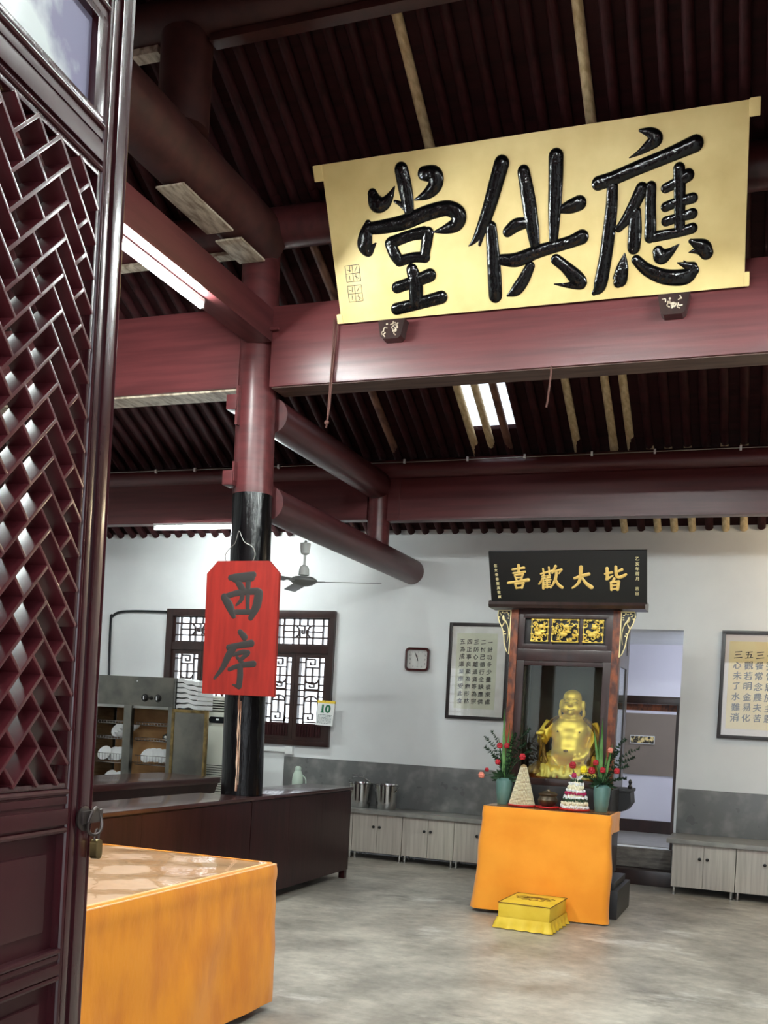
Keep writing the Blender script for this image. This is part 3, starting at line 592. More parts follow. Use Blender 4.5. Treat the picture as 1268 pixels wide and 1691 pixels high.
tube_lamp('tube_lamp', 'lit tube lamp under the cross beam of the next bay, nearest the front wall', (.445, 2.4, 4.345), (.445, 3.64, 4.345), wide=.10)  # also out of view, added as hall fill
tube_lamp('tube_lamp', 'lit tube lamp hung across the middle of the near bay, above the picture', (-2.33, 3.3, 4.5), (-1.09, 3.3, 4.5), wide=.10)  # added overhead to light the plaque and back wall
tube_lamp('tube_lamp', 'lit tube lamp under the left cross beam, nearest the front wall', (-3.90, 2.4, 4.345), (-3.90, 3.64, 4.345), wide=.10)  # unseen, added for more light from the front
tube_lamp('tube_lamp', 'warm tube lamp under the back eave beam, right of the picture', (.62, 9.70, 3.49), (1.86, 9.70, 3.49), 'tube_warm')
tube_lamp('tube_lamp', 'lit tube lamp in the passage behind the back wall', (-.62, 11.32, 2.5), (.52, 11.32, 2.5), 'tube_dim')  # hidden lamp added because the passage was too dim
# ------------------------------------------------------------------ gold plaque
t = thing('plaque', 'large leaning gold plaque with three raised black characters', 'plaque', (-1.745, 7.1, 4.475), Matrix.Rotation(R(28.13), 4, 'X'))
b = nb(); box(b, -1.445, 1.42, 0, .035, .0, 1.062, .006); finish('board', b, 'gold_board', t, True)
for (x0, x1, z0, z1) in ((-1.512, -1.44, .958, 1.062), (-1.478, -1.43, .0, .068), (1.415, 1.482, .968, 1.070), (1.415, 1.452, .0, .088)):
    b = nb(); box(b, x0, x1, -.006, .038, z0, z1, .01); finish('corner_tab', b, 'gold_board', t, True)
for nm, st in (('tang', TANG), ('gong', GONG), ('ying', YING)):
    b = nb()
    for s in st: stroke(b, [(u, v, w*1.1) for u, v, w in s], .46, 10)
    finish('carved_character', b, 'gloss_black', t, True, smooth=50)
for k, (x, z) in enumerate(((-1.306, .337), (-1.306, .2))):
    b = nb(); s = .055
    for q in ((-s, -s, s, -s), (-s, s, s, s), (-s, -s, -s, s), (s, -s, s, s), (0, -s, 0, s), (-s, 0, s, 0), (-.5*s, -.8*s, -.5*s, -.2*s), (.3*s, .2*s, .7*s, .8*s), (-.8*s, .5*s, -.2*s, .3*s), (.2*s, -.3*s, .8*s, -.7*s), (-.4*s, .2*s, -.3*s, .9*s), (.5*s, -.9*s, .4*s, -.1*s)):
        L = math.hypot(q[2]-q[0], q[3]-q[1]); a = math.atan2(q[3]-q[1], q[2]-q[0])
        box(b, 0, L, -.0012, 0, -.0022, .0022, X=Matrix.Translation((x+q[0], 0, z+q[1])) @ Matrix.Rotation(-a, 4, 'Y'))
    finish('seal_mark', b, 'walnut', t, True)
for k, (x, lab) in enumerate(((-2.77, 'left carved wooden bracket under the gold plaque'), (-.765, 'right carved wooden bracket under the gold plaque'))):
    br_ = thing('plaque_bracket', lab, 'bracket', (x, 7.1, 4.31))
    b = nb(); prism(b, [(x-.105, 4.452), (x+.105, 4.452), (x+.08, 4.33), (x+.06, 4.312), (x-.06, 4.312), (x-.08, 4.33)], 7.045, 7.139); finish('bracket_block', b, 'walnut', br_)
    b = nb(); rr = random.Random(5+k)
    for j in range(9):
        a0 = rr.uniform(0, 6.3); px, pz = x+rr.uniform(-.05, .05), 4.385+rr.uniform(-.03, .03)
        tube(b, catmull([(px, 7.042, pz), (px+.02*math.cos(a0), 7.038, pz+.02*math.sin(a0)), (px+.035*math.cos(a0+.7), 7.042, pz+.03*math.sin(a0+.7))], 4), .0045, 6)
    for j in range(6): ell(b, (x+rr.uniform(-.055, .055), 7.043, 4.385+rr.uniform(-.035, .035)), (.008, .006, .008), seg=8, rings=6)
    finish('blossom_carving', b, 'bare_wood', br_)
# cords on the beam
for x, z0, lab, m in ((-3.262, 3.70, 'brown cord knotted and hanging down the tie beam near the column', 'rope'), (-1.58, 3.76, 'brown stick hanging from the tie beam right of the roof light', 'stick')):
    b = nb(); tube(b, [(x, 7.12, 4.52 if m == 'rope' else 4.05), (x+.004, 7.115, 4.3 if m == 'rope' else 4.0), (x-.012, 7.12, z0+.05), (x-.02, 7.12, z0)], .007 if m == 'rope' else .0075, 6)
    if m == 'rope':
        tube(b, [(x+.03, 7.12, 4.50), (x+.02, 7.112, 4.3), (x+.004, 7.115, 3.86), (x-.012, 7.115, z0+.04)], .006, 6)
        ell(b, (x-.016, 7.118, z0+.04), (.02, .014, .018), seg=8, rings=6)
    tag(finish('rope' if m == 'rope' else 'hanging_rod', b, 'rope'), lab, 'rope' if m == 'rope' else 'rod')

# ------------------------------------------------------------------ red board on the column
t = thing('red_board', 'red wooden board with two black characters hanging on the column', 'sign', (-3.885, 7.05, 1.64))
b = nb(); prism(b, [(-4.19, 1.645), (-3.565, 1.645), (-3.577, 2.59), (-3.667, 2.682), (-4.112, 2.682), (-4.203, 2.583)], 7.05, 7.085); finish('board', b, 'redsign', t, smooth=0)
for st in (XI, XU):
    b = nb()
    for s in st: stroke(b, s, .10, 6)
    finish('painted_character', b, 'ink', t, True, smooth=60)

# ------------------------------------------------------------------ shrine
SX = -1.712; YF = 8.8
t = thing('shrine', 'tall dark wooden shrine cabinet with gilded carvings', 'shrine', (SX, 9.1, 0))
def pbox(nm, m, *a, bev=.005, par=None, label=None, **k):
    b = nb(); box(b, *a, bev=bev); return finish(nm, b, m, par or t, label=label)
b = nb(); box(b, -2.30, -1.105, 8.50, 9.27, 0, .235, .01); box(b, -2.26, -1.145, 8.54, 9.24, .235, .29, .01); finish('plinth', b, 'dark_black', t, label='black base block on the floor')
pbox('lower_cabinet', 'walnut', -2.17, -1.25, 8.82, 9.4, .285, .80)
b = nb(); prism(b, [(-2.28, 1.0), (-2.29, .90), (-2.25, .84), (-2.14, .80), (-1.28, .80), (-1.17, .84), (-1.13, .90), (-1.14, 1.0)], 9.22, 9.50)
box(b, -2.19, -1.235, 8.78, 9.22, .80, 1.03, .006); box(b, -2.29, -1.13, 9.20, 9.52, 1.0, 1.03, .006); finish('stand', b, 'dark_black', t, label='black moulded stand under the case')
for x in (-2.27, -1.15):
    b = nb(); lathe(b, [(.016, 0), (.02, .02), (.01, .035), (.018, .06), (.004, .085)], (x, 9.26, 1.03), 10); finish('finial', b, 'dark_black', t)
for x0, x1 in ((-2.182, -2.117), (-1.305, -1.241)):
    pbox('post', 'carved', x0, x1, YF-.01, YF+.06, 1.03, 2.54, label='worn orange brown carved front post')
    pbox('post', 'walnut', x0, x1, 9.38, 9.45, 1.03, 2.54)
pbox('back_panel', 'walnut', -2.15, -1.27, 9.43, 9.45, 1.03, 2.54)
pbox('case_floor', 'walnut', -2.15, -1.27, YF+.02, 9.43, 1.03, 1.075)
pbox('case_top', 'walnut', -2.15, -1.27, YF+.02, 9.43, 2.12, 2.15)
b = nb()
box(b, -2.117, -1.305, YF, YF+.05, 2.10, 2.20, .006); box(b, -2.117, -1.305, YF+.005, YF+.045, 2.50, 2.545, .004)
box(b, -2.117, -2.06, YF+.005, YF+.045, 2.19, 2.51, .004); box(b, -1.365, -1.305, YF+.005, YF+.045, 2.19, 2.51, .004)
for x in (-1.845, -1.585): box(b, x, x+.028, YF+.01, YF+.04, 2.22, 2.50, .003)
box(b, -2.08, -1.345, YF+.005, YF+.04, 2.20, 2.245, .003); box(b, -2.08, -1.345, YF+.005, YF+.04, 2.468, 2.505, .003)
hp = finish('header_frame', b, 'walnut', t)
pbox('header_back', 'dark_black', -2.10, -1.32, YF+.04, YF+.055, 2.19, 2.52)
b = nb()
box(b, -2.117, -2.05, YF, YF+.045, 1.03, 2.10, .006); box(b, -1.372, -1.305, YF, YF+.045, 1.03, 2.10, .006)
box(b, -2.06, -1.36, YF, YF+.045, 1.03, 1.09, .006); box(b, -2.06, -1.36, YF+.01, YF+.04, 2.06, 2.10, .004)
fr = finish('front_door_frame', b, 'walnut', t)
b = nb(); box(b, -2.055, -1.367, YF+.02, YF+.024, 1.085, 2.065); finish('front_glass', b, 'caseglass', fr)
for x in (-2.165, -1.262):
    b = nb(); y0, y1 = YF+.06, 9.38
    box(b, x, x+.02, y0, y0+.06, 1.03, 2.54); box(b, x, x+.02, y1-.06, y1, 1.03, 2.54); box(b, x, x+.02, y0, y1, 1.03, 1.10); box(b, x, x+.02, y0, y1, 2.08, 2.20); box(b, x, x+.02, y0, y1, 2.48, 2.54); box(b, x+.004, x+.016, y0, y1, 2.2, 2.5)
    sf = finish('side_frame', b, 'walnut', t)
    b = nb(); box(b, x+.008, x+.012, y0+.05, y1-.05, 1.09, 2.09); finish('side_glass', b, 'caseglass', sf)
for i, (x0, x1) in enumerate(((-1.995, -1.86), (-1.815, -1.60), (-1.545, -1.39))):
    b = nb(); rr = random.Random(21+i); z0, z1 = 2.272, 2.455
    n = 34 if i == 1 else 24
    for j in range(n):
        cx, cz = rr.uniform(x0+.008, x1-.008), rr.uniform(z0+.008, z1-.008); a0 = rr.uniform(0, 6.3); r0 = rr.uniform(.012, .022); Q = []
        for q in range(9):
            a = a0+q*.62; r = r0*(1-q/11); Q.append((min(max(cx+r*math.cos(a), x0), x1), YF-.002+.004*math.sin(q), min(max(cz+r*math.sin(a), z0), z1)))
        tube(b, Q, [.0045+.002*(q < 4) for q in range(9)], 6)
    for j in range(12):
        f = j/12*4; s_ = int(f); g = f-s_
        ex, ez = ((x0+(x1-x0)*g, z1), (x1, z1-(z1-z0)*g), (x1-(x1-x0)*g, z0), (x0, z0+(z1-z0)*g))[s_]
        ell(b, (ex, YF, ez), (.013, .005, .009), seg=8, rings=6)
    cx, cz = (x0+x1)/2, (z0+z1)/2
    ell(b, (cx+.01, YF-.004, cz+.035), (.022, .012, .02), seg=10, rings=8); ell(b, (cx-.012, YF-.004, cz-.03), (.034, .014, .022), seg=10, rings=8); ell(b, (cx+.02, YF-.003, cz-.01), (.026, .012, .016), seg=10, rings=8)
    tube(b, [(x0-.004, YF+.004, z0-.004), (x1+.004, YF+.004, z0-.004), (x1+.004, YF+.004, z1+.004), (x0-.004, YF+.004, z1+.004), (x0-.004, YF+.004, z0-.004)], .005, 6)
    finish('gilded_panel', b, 'gilt', t, label='gilded openwork carving')
BO = [(-2.186, 2.529), (-2.295, 2.528), (-2.302, 2.488), (-2.286, 2.428), (-2.262, 2.385), (-2.247, 2.345), (-2.238, 2.30), (-2.233, 2.253), (-2.222, 2.21), (-2.206, 2.172), (-2.186, 2.147)]
for mir in (0, 1):
    fx = (lambda x: x) if not mir else (lambda x: 2*SX-x)
    b = nb(); prism(b, [(fx(x), z) for x, z in BO], YF-.012, YF+.012); bk = finish('corner_bracket', b, 'dark_black', t)
    b = nb(); P = [(fx(x), YF-.014, z) for x, z in BO]; tube(b, P+[P[0]], .0052, 6); finish('gilt_edge', b, 'gilt_pale', bk)
    b = nb(); Q = catmull([(-2.252, YF-.016, 2.484), (-2.246, YF-.018, 2.452), (-2.222, YF-.018, 2.425), (-2.203, YF-.016, 2.374), (-2.199, YF-.014, 2.314), (-2.208, YF-.014, 2.251)], 5)
    n = len(Q)
    def wd(f): return (.010+.020*f*4) if f < .2 else ((.021-(f-.2)*.045) if f < .5 else max(.0045, .0075-(f-.5)*.006))
    tube(b, [(fx(p[0]), p[1], p[2]) for p in Q], [max(.005, wd(i/(n-1))*1.15) for i in range(n)], 8, flat=.5)
    finish('gilt_bird', b, 'gilt_pale', bk)
    b = nb()
    for x, z in ((-2.28, 2.505), (-2.262, 2.512), (-2.24, 2.508), (-2.222, 2.513), (-2.208, 2.50), (-2.203, 2.48), (-2.205, 2.462), (-2.287, 2.47), (-2.272, 2.49), (-2.236, 2.345), (-2.228, 2.325)):
        ell(b, (fx(x), YF-.014, z), (.0085, .004, .0055), seg=8, rings=6)
    tube(b, [(fx(-2.262), YF-.014, 2.385), (fx(-2.24), YF-.014, 2.425)], .005, 6)
    finish('gilt_blossom', b, 'gilt_pale', bk)
b = nb()
prism(b, [(8.70, 2.545), (8.68, 2.57), (8.69, 2.60), (8.74, 2.615), (8.93, 2.615), (8.93, 2.545)], -2.365, -1.035, 'x'); box(b, -2.22, -1.20, 8.9, 9.46, 2.545, 2.615, .008); finish('cornice', b, 'walnut', t)
t = thing('name_board', 'black name board with four gold characters on top of the shrine', 'sign', (-1.682, 8.7, 2.572), Matrix.Rotation(math.atan2(.2, .42), 4, 'X'))
b = nb(); box(b, -.658, .658, 0, .03, .012, .468, .004); finish('board', b, 'black_board', t, True)
for st in (XII, HUAN, DA, JIE):
    b = nb()
    for s in st: stroke(b, [(u, v, w*1.22) for u, v, w in s], .3, 6)
    finish('gold_character', b, 'gold', t, True, smooth=50)
for txt, x0, x1, z0, z1, sz in (('信女秦春聖真敬獻', -.604, -.583, .345, .068, .030), ('乙亥年荷月 吉日', .583, .58, .40, .105, .034)):
    b = nb()
    for k, ch in enumerate(txt):
        f = k/(len(txt)-1)
        if ch != ' ': put(b, ch, x0+(x1-x0)*f, z0+(z1-z0)*f, sz)
    finish('small_inscription', b, 'gilt_pale', t, True, smooth=0)

# ------------------------------------------------------------------ the laughing statue in the case
t = thing('buddha_statue', 'gold laughing buddha statue seated inside the shrine case', 'statue', (-1.66, 9.1, 1.075))
def blob(parts, vox, name, m, par, smooth_it=3, label=None, calm=None):
    b = nb()
    for p in parts:
        if p[0] == 'e': ell(b, p[1], p[2], p[3] if len(p) > 3 else None, 20, 14)
        else: tube(b, p[1], p[2], 14)
    o = finish(name, b, m, par, label=label)
    md = o.modifiers.new('r', 'REMESH'); md.mode = 'VOXEL'; md.voxel_size = vox
    dg = bpy.context.evaluated_depsgraph_get(); me = bpy.data.meshes.new_from_object(o.evaluated_get(dg))
    o.modifiers.clear(); o.data = me
    q = bmesh.new(); q.from_mesh(me)
    for _ in range(smooth_it): bmesh.ops.smooth_vert(q, verts=q.verts[:], factor=.5, use_axis_x=True, use_axis_y=True, use_axis_z=True)
    if calm:     # even out the trunk between the two heights, away from the hands
        vs = [v for v in q.verts if calm[0] < (WM[o.name] @ v.co).z < calm[1] and abs(v.co.x) < .15]
        for _ in range(22): bmesh.ops.smooth_vert(q, verts=vs, factor=.5, use_axis_x=True, use_axis_y=True, use_axis_z=True)
    q.to_mesh(me); q.free()
    for p in me.polygons: p.use_smooth = True
    if not me.materials: me.materials.append(M[m])
    return o
bx, by = -1.665, 9.10
body = [('e', (bx, by, 1.745), (.088, .09, .10)), ('e', (bx, by-.01, 1.80), (.082, .085, .075)), ('e', (bx-.045, by-.045, 1.70), (.045, .045, .042)), ('e', (bx+.045, by-.045, 1.70), (.045, .045, .042)), ('e', (bx, by-.05, 1.675), (.05, .035, .03)),
        ('e', (bx, by-.092, 1.738), (.015, .016, .017)), ('e', (bx, by-.085, 1.757), (.009, .012, .022)), ('e', (bx, by-.08, 1.663), (.026, .018, .014)),
        ('e', (bx-.034, by-.074, 1.778), (.027, .012, .0065)), ('e', (bx+.034, by-.074, 1.778), (.027, .012, .0065)), ('e', (bx-.034, by-.074, 1.757), (.022, .012, .009)), ('e', (bx+.034, by-.074, 1.757), (.022, .012, .009)),
        ('e', (bx, by-.083, 1.700), (.032, .013, .006)), ('e', (bx, by-.081, 1.688), (.026, .014, .007)),
        ('e', (bx-.098, by, 1.735), (.018, .026, .05)), ('e', (bx+.098, by, 1.735), (.018, .026, .05)), ('e', (bx-.106, by-.005, 1.665), (.016, .018, .038)), ('e', (bx+.106, by-.005, 1.665), (.016, .018, .038)),
        ('e', (bx, by, 1.63), (.085, .08, .06)), ('e', (bx, by+.01, 1.55), (.19, .11, .085)), ('e', (bx-.075, by-.035, 1.51), (.095, .075, .075)), ('e', (bx+.075, by-.035, 1.51), (.095, .075, .075)), ('e', (bx, by-.02, 1.46), (.165, .115, .10)),
        ('e', (bx, by-.025, 1.38), (.160, .142, .14)), ('e', (bx, by-.045, 1.33), (.155, .145, .11)), ('e', (bx, by+.03, 1.25), (.24, .16, .12)),
        ('t', [(bx-.17, by, 1.57), (bx-.22, by-.02, 1.49), (bx-.235, by-.08, 1.41), (bx-.235, by-.13, 1.45)], [.065, .06, .05, .036]),
        ('e', (bx-.238, by-.14, 1.475), (.034, .03, .034)), ('t', [(bx-.262, by-.165, 1.492), (bx-.265, by-.175, 1.462)], [.011, .010]), ('t', [(bx-.246, by-.172, 1.494), (bx-.248, by-.182, 1.462)], [.011, .010]), ('t', [(bx-.229, by-.172, 1.494), (bx-.231, by-.182, 1.462)], [.011, .010]), ('t', [(bx-.213, by-.165, 1.49), (bx-.214, by-.175, 1.464)], [.010, .009]), ('t', [(bx-.207, by-.14, 1.49), (bx-.204, by-.165, 1.50)], [.010, .009]),
        ('t', [(bx+.17, by, 1.57), (bx+.225, by-.01, 1.46), (bx+.20, by-.08, 1.34), (bx+.13, by-.15, 1.28)], [.065, .058, .048, .034]),
        ('e', (bx+.105, by-.165, 1.265), (.036, .028, .026)), ('t', [(bx+.09, by-.18, 1.265), (bx+.05, by-.19, 1.262)], [.010, .008]), ('t', [(bx+.09, by-.182, 1.252), (bx+.05, by-.19, 1.25)], [.010, .008]), ('t', [(bx+.09, by-.18, 1.278), (bx+.052, by-.188, 1.274)], [.010, .008]), ('t', [(bx+.095, by-.17, 1.24), (bx+.06, by-.18, 1.238)], [.009, .008]), ('t', [(bx+.11, by-.165, 1.285), (bx+.08, by-.18, 1.298)], [.010, .008]),
        ('t', [(bx-.05, by-.02, 1.19), (bx-.19, by-.10, 1.20), (bx-.10, by-.19, 1.15), (bx+.02, by-.19, 1.13)], [.09, .085, .062, .045]),
        ('t', [(bx+.05, by-.02, 1.19), (bx+.20, by-.10, 1.20), (bx+.12, by-.18, 1.15), (bx+.0, by-.2, 1.13)], [.09, .085, .062, .045]),
        ('e', (bx, by-.05, 1.13), (.25, .17, .06))]
blob(body, .0075, 'body', 'buddha', t, 2, calm=(1.22, 1.585))
b = nb()
for sgn in (-1, 1):
    tube(b, catmull([(bx+sgn*.058, by-.066, 1.752), (bx+sgn*.048, by-.079, 1.757), (bx+sgn*.034, by-.088, 1.759), (bx+sgn*.018, by-.084, 1.753)], 4), .0022, 6)
    tube(b, catmull([(bx+sgn*.062, by-.064, 1.776), (bx+sgn*.046, by-.08, 1.786), (bx+sgn*.028, by-.088, 1.786), (bx+sgn*.014, by-.086, 1.779)], 4), .0022, 6)
tube(b, catmull([(bx-.042, by-.083, 1.706), (bx-.02, by-.094, 1.695), (bx, by-.098, 1.693), (bx+.02, by-.094, 1.695), (bx+.042, by-.083, 1.706)], 4), .0025, 6)
finish('face_lines', b, 'robe', t, label='dark engraved eyes, brows and smile')
b = nb()
for dx in (-.05, .05): ell(b, (bx+dx*1.9, by-.118, 1.50), (.008, .006, .008), seg=8, rings=6)
ell(b, (bx, by-.203, 1.335), (.022, .008, .012), seg=10, rings=8); finish('body_marks', b, 'robe', t)
b = nb()
for sgn in (-1, 1):
    for k in range(6):
        f = k/5
        tube(b, catmull([(bx+sgn*(.11+.03*f), by-.055-.01*k, 1.63-.02*f), (bx+sgn*(.20+.02*f), by-.035-.02*f, 1.56-.05*f), (bx+sgn*(.235+.012*f), by-.06-.03*f, 1.45-.05*f), (bx+sgn*(.205-.015*f), by-.135-.02*f, 1.33-.05*f), (bx+sgn*(.20-.05*f), by-.165, 1.22-.02*f)], 5), [.012+.008*math.sin(i/20*PI) for i in range(21)], 8)
    for k in range(5):
        tube(b, catmull([(bx+sgn*(.245-.035*k), by-.10-.012*k, 1.24-.012*k), (bx+sgn*(.225-.045*k), by-.175, 1.17-.008*k), (bx+sgn*(.15-.04*k), by-.22, 1.12)], 5), .013, 8)
finish('robe', b, 'robe', t, label='bronze gold robe folds on shoulders, arms and lap')
Q = catmull([(bx-.27, by-.19, 1.14), (bx-.19, by-.215, 1.11), (bx-.06, by-.23, 1.14), (bx, by-.235, 1.11), (bx+.08, by-.23, 1.14), (bx+.2, by-.215, 1.11), (bx+.27, by-.19, 1.14)], 6)
folds = [('t', Q, [.024]*len(Q)), ('e', (bx-.15, by-.15, 1.16), (.11, .08, .05)), ('e', (bx+.15, by-.15, 1.16), (.11, .08, .05))]
for k in range(8): folds.append(('t', catmull([(bx-.20+.057*k, by-.17, 1.205-.015*(k % 2)), (bx-.185+.053*k, by-.225, 1.16), (bx-.19+.054*k, by-.232, 1.095)], 4), [.021]*9))
blob(folds, .006, 'lap_cloth', 'gold', t, 2, label='bright gold cloth folds over the lap')
b = nb(); lathe(b, [(.0, 0), (.085, .005), (.11, .05), (.09, .11), (.05, .14), (.03, .155), (.0, .16)], (bx-.24, by-.12, 1.075), 18)
tag(finish('cloth_sack', b, 'robe'), 'bronze sack beside the gold buddha in the case', 'sack')
b = nb(); tube(b, catmull([(bx-.235, by-.18, 1.46), (bx-.225, by-.185, 1.38), (bx-.23, by-.17, 1.30), (bx-.24, by-.13, 1.235)], 5), .01, 8)
tag(finish('sack_cord', b, 'robe'), 'dark twisted sack cord held in the raised fist of the buddha', 'cord')
b = nb(); box(b, -2.04, -1.38, 8.86, 9.42, 1.076, 1.082); tag(finish('altar_cushion', b, 'rose'), 'red cloth under the gold buddha', 'cloth')

# ------------------------------------------------------------------ draped cloths
def drape(bm, path, ztop, zbot, flare, amp, freq, nz=14, seed=0, lean=None, wr=0.0):
    rr = random.Random(seed); ph = [rr.uniform(0, 6.3) for _ in range(4)]; rows = []; n = len(path); s = 0; ss = []
    for i, p in enumerate(path):
        if i: s += math.hypot(p[0]-path[i-1][0], p[1]-path[i-1][1])
        ss.append(s)
    for j in range(nz+1):
        f = j/nz; row = []
        for i, p in enumerate(path):
            a = path[max(i-1, 0)]; c = path[min(i+1, n-1)]; dx, dy = c[0]-a[0], c[1]-a[1]; L = math.hypot(dx, dy); nx, ny = dy/L, -dx/L
            w = amp*f**1.2*(math.sin(ss[i]*freq+ph[0])+.5*math.sin(ss[i]*freq*1.9+ph[1]+f))+.004*math.sin(ss[i]*9+f*6+ph[2])*f
            off = flare*f+w+.006*math.sin(PI*min(1, f*8))+wr*min(1, f*4)*(math.sin(ss[i]*13+f*9+ph[3])*math.sin(ss[i]*3+ph[0])+.7*math.sin(ss[i]*8-f*15+ph[1])*math.sin(f*5+ph[2]))
            zb = zbot(p) if callable(zbot) else zbot
            x, y = p[0]+nx*off, p[1]+ny*off
            if lean: x += lean[0]*f; y += lean[1]*f
            row.append(bm.verts.new((x, y, ztop+(zb-ztop)*f)))
        rows.append(row)
    for a, c in zip(rows, rows[1:]):
        for i in range(n-1): bm.faces.new((a[i], a[i+1], c[i+1], c[i]))
    return rows
def dense(P, st=.03):
    out = []
    for a, c in zip(P, P[1:]):
        L = math.hypot(c[0]-a[0], c[1]-a[1]); n = max(1, int(L/st))
        for k in range(n): out.append((a[0]+(c[0]-a[0])*k/n, a[1]+(c[1]-a[1])*k/n))
    out.append(P[-1]); return out
# altar table in front of the shrine
t = thing('altar_table', 'altar table hidden under the orange cloth in front of the shrine', 'table', (-1.67, 8.47, 0))
b = nb(); box(b, -2.17, -1.17, 8.23, 8.73, .80, .848, .006); finish('tabletop', b, 'walnut', t)
for x in (-2.10, -1.24):
    for y in (8.30, 8.66): b = nb(); box(b, x-.025, x+.025, y-.025, y+.025, 0, .80); finish('leg', b, 'walnut', t)
t = thing('altar_cloth', 'orange velvet cloth hanging over the altar table in front of the shrine', 'tablecloth', (-1.67, 8.47, .03))
b = nb(); P = dense([(-2.188, 8.30), (-2.19, 8.235), (-2.175, 8.215), (-1.168, 8.215), (-1.152, 8.235), (-1.155, 8.29)], .02)
drape(b, P, .858, lambda p: .03 if p[0] < -1.6 else .012, .045, .014, 8, nz=40, seed=3, lean=(0, -.02), wr=.0055); finish('front_drape', b, 'saffron', t, smooth=60)
b = nb(); box(b, -2.188, -1.155, 8.218, 8.735, .850, .860, .003); finish('cloth_top', b, 'saffron', t)
b = nb(); drape(b, dense([(-1.150, 8.735), (-1.150, 8.205), (-1.17, 8.205)], .02), .862, .70, .012, .006, 20, nz=6, seed=5); finish('corner_flap', b, 'saffron', t, smooth=60)
b = nb(); box(b, -2.18, -1.165, 8.225, 8.73, .861, .865, .001); tag(finish('glass_top', b, 'topglass'), 'clear sheet lying on the orange altar cloth', 'sheet')
ZT = .866
# near table
t = thing('offering_table', 'table under the deep orange cloth at the lower left', 'table', (-2.9, 3.6, 0))
b = nb(); box(b, -3.48, -2.35, 2.55, 4.73, .69, .738, .006); finish('tabletop', b, 'walnut', t)
for x in (-3.4, -2.45):
    for y in (2.65, 4.62): b = nb(); box(b, x-.03, x+.03, y-.03, y+.03, 0, .69); finish('leg', b, 'walnut', t)
t = thing('table_cloth', 'deep orange velvet cloth over the near table at the lower left', 'tablecloth', (-2.9, 3.6, .05))
b = nb(); P = dense([(-3.50, 2.52), (-2.345, 2.52), (-2.325, 2.54), (-2.325, 4.735), (-2.345, 4.755), (-3.50, 4.755)], .05)
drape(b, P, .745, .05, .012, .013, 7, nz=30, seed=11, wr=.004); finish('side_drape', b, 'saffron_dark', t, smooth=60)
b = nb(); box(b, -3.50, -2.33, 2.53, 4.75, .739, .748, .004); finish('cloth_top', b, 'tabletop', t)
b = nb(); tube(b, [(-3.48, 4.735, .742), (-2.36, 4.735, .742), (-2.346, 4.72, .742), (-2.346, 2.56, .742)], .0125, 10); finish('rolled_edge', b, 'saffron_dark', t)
b = nb(); n1, n2 = 30, 54; gv = []
for i in range(n1+1):
    for j in range(n2+1):
        x = -3.46+1.095*i/n1; y = 2.57+2.14*j/n2; e = min(i, n1-i, j, n2-j)
        gv.append(b.verts.new((x, y, 0.7545+.0018*(math.sin(x*17+y*5)*math.sin(y*9-x*4)+math.sin(x*7-y*13))*(e > 0))))
for i in range(n1):
    for j in range(n2): b.faces.new((gv[i*(n2+1)+j], gv[(i+1)*(n2+1)+j], gv[(i+1)*(n2+1)+j+1], gv[i*(n2+1)+j+1]))
tag(finish('plastic_sheet', b, 'plasticsheet', smooth=80), 'wrinkled clear plastic sheet covering the near orange table', 'sheet')
# kneeling cushion
rotc = Matrix.Rotation(R(-2.5), 4, 'Z')
t = thing('kneeling_cushion', 'bright yellow kneeling cushion with pleated skirt on the floor', 'cushion', (-1.655, 7.83, 0), rotc)
b = nb(); box(b, -.20, .20, -.25, .29, .075, .198, .022); finish('cushion_top', b, 'yellow', t, True, smooth=50)
b = nb(); P = dense([(-.195, .29), (-.205, .285), (-.205, -.245), (-.195, -.255), (.195, -.255), (.205, -.245), (.205, .285), (.195, .29), (-.195, .29)], .012)
rr_ = drape(b, P, .088, .006, .02, .011, 62, nz=6, seed=2); finish('pleated_skirt', b, 'yellow', t, True, smooth=60)
b = nb(); tube(b, [(-.2, -.25, .195), (.2, -.25, .195), (.2, .29, .195), (-.2, .29, .195), (-.2, -.25, .195)], .0035, 6); finish('piping', b, 'brown_thread', t, True)
b = nb()
for k in range(7):
    a0 = PI+k*PI/6; ca, sa = math.cos(a0), math.sin(a0); w = .034
    px_, py_ = -sa, ca; c0 = (.06*ca, .11+.05*sa); tip = (.155*ca, .09+.13*sa); md = ((c0[0]+tip[0])/2, (c0[1]+tip[1])/2)
    tube(b, catmull([(c0[0]+px_*w*.6, c0[1]+py_*w*.6, .199), (md[0]+px_*w, md[1]+py_*w, .1995), (tip[0], tip[1], .199), (md[0]-px_*w, md[1]-py_*w, .1995), (c0[0]-px_*w*.6, c0[1]-py_*w*.6, .199)], 5), .0018, 5)
lathe(b, [(.075, .1985), (.075, .201), (.0, .202)], (0, .11, 0), 24, sy=.4); finish('lotus_embroidery', b, 'brown_thread', t, True)

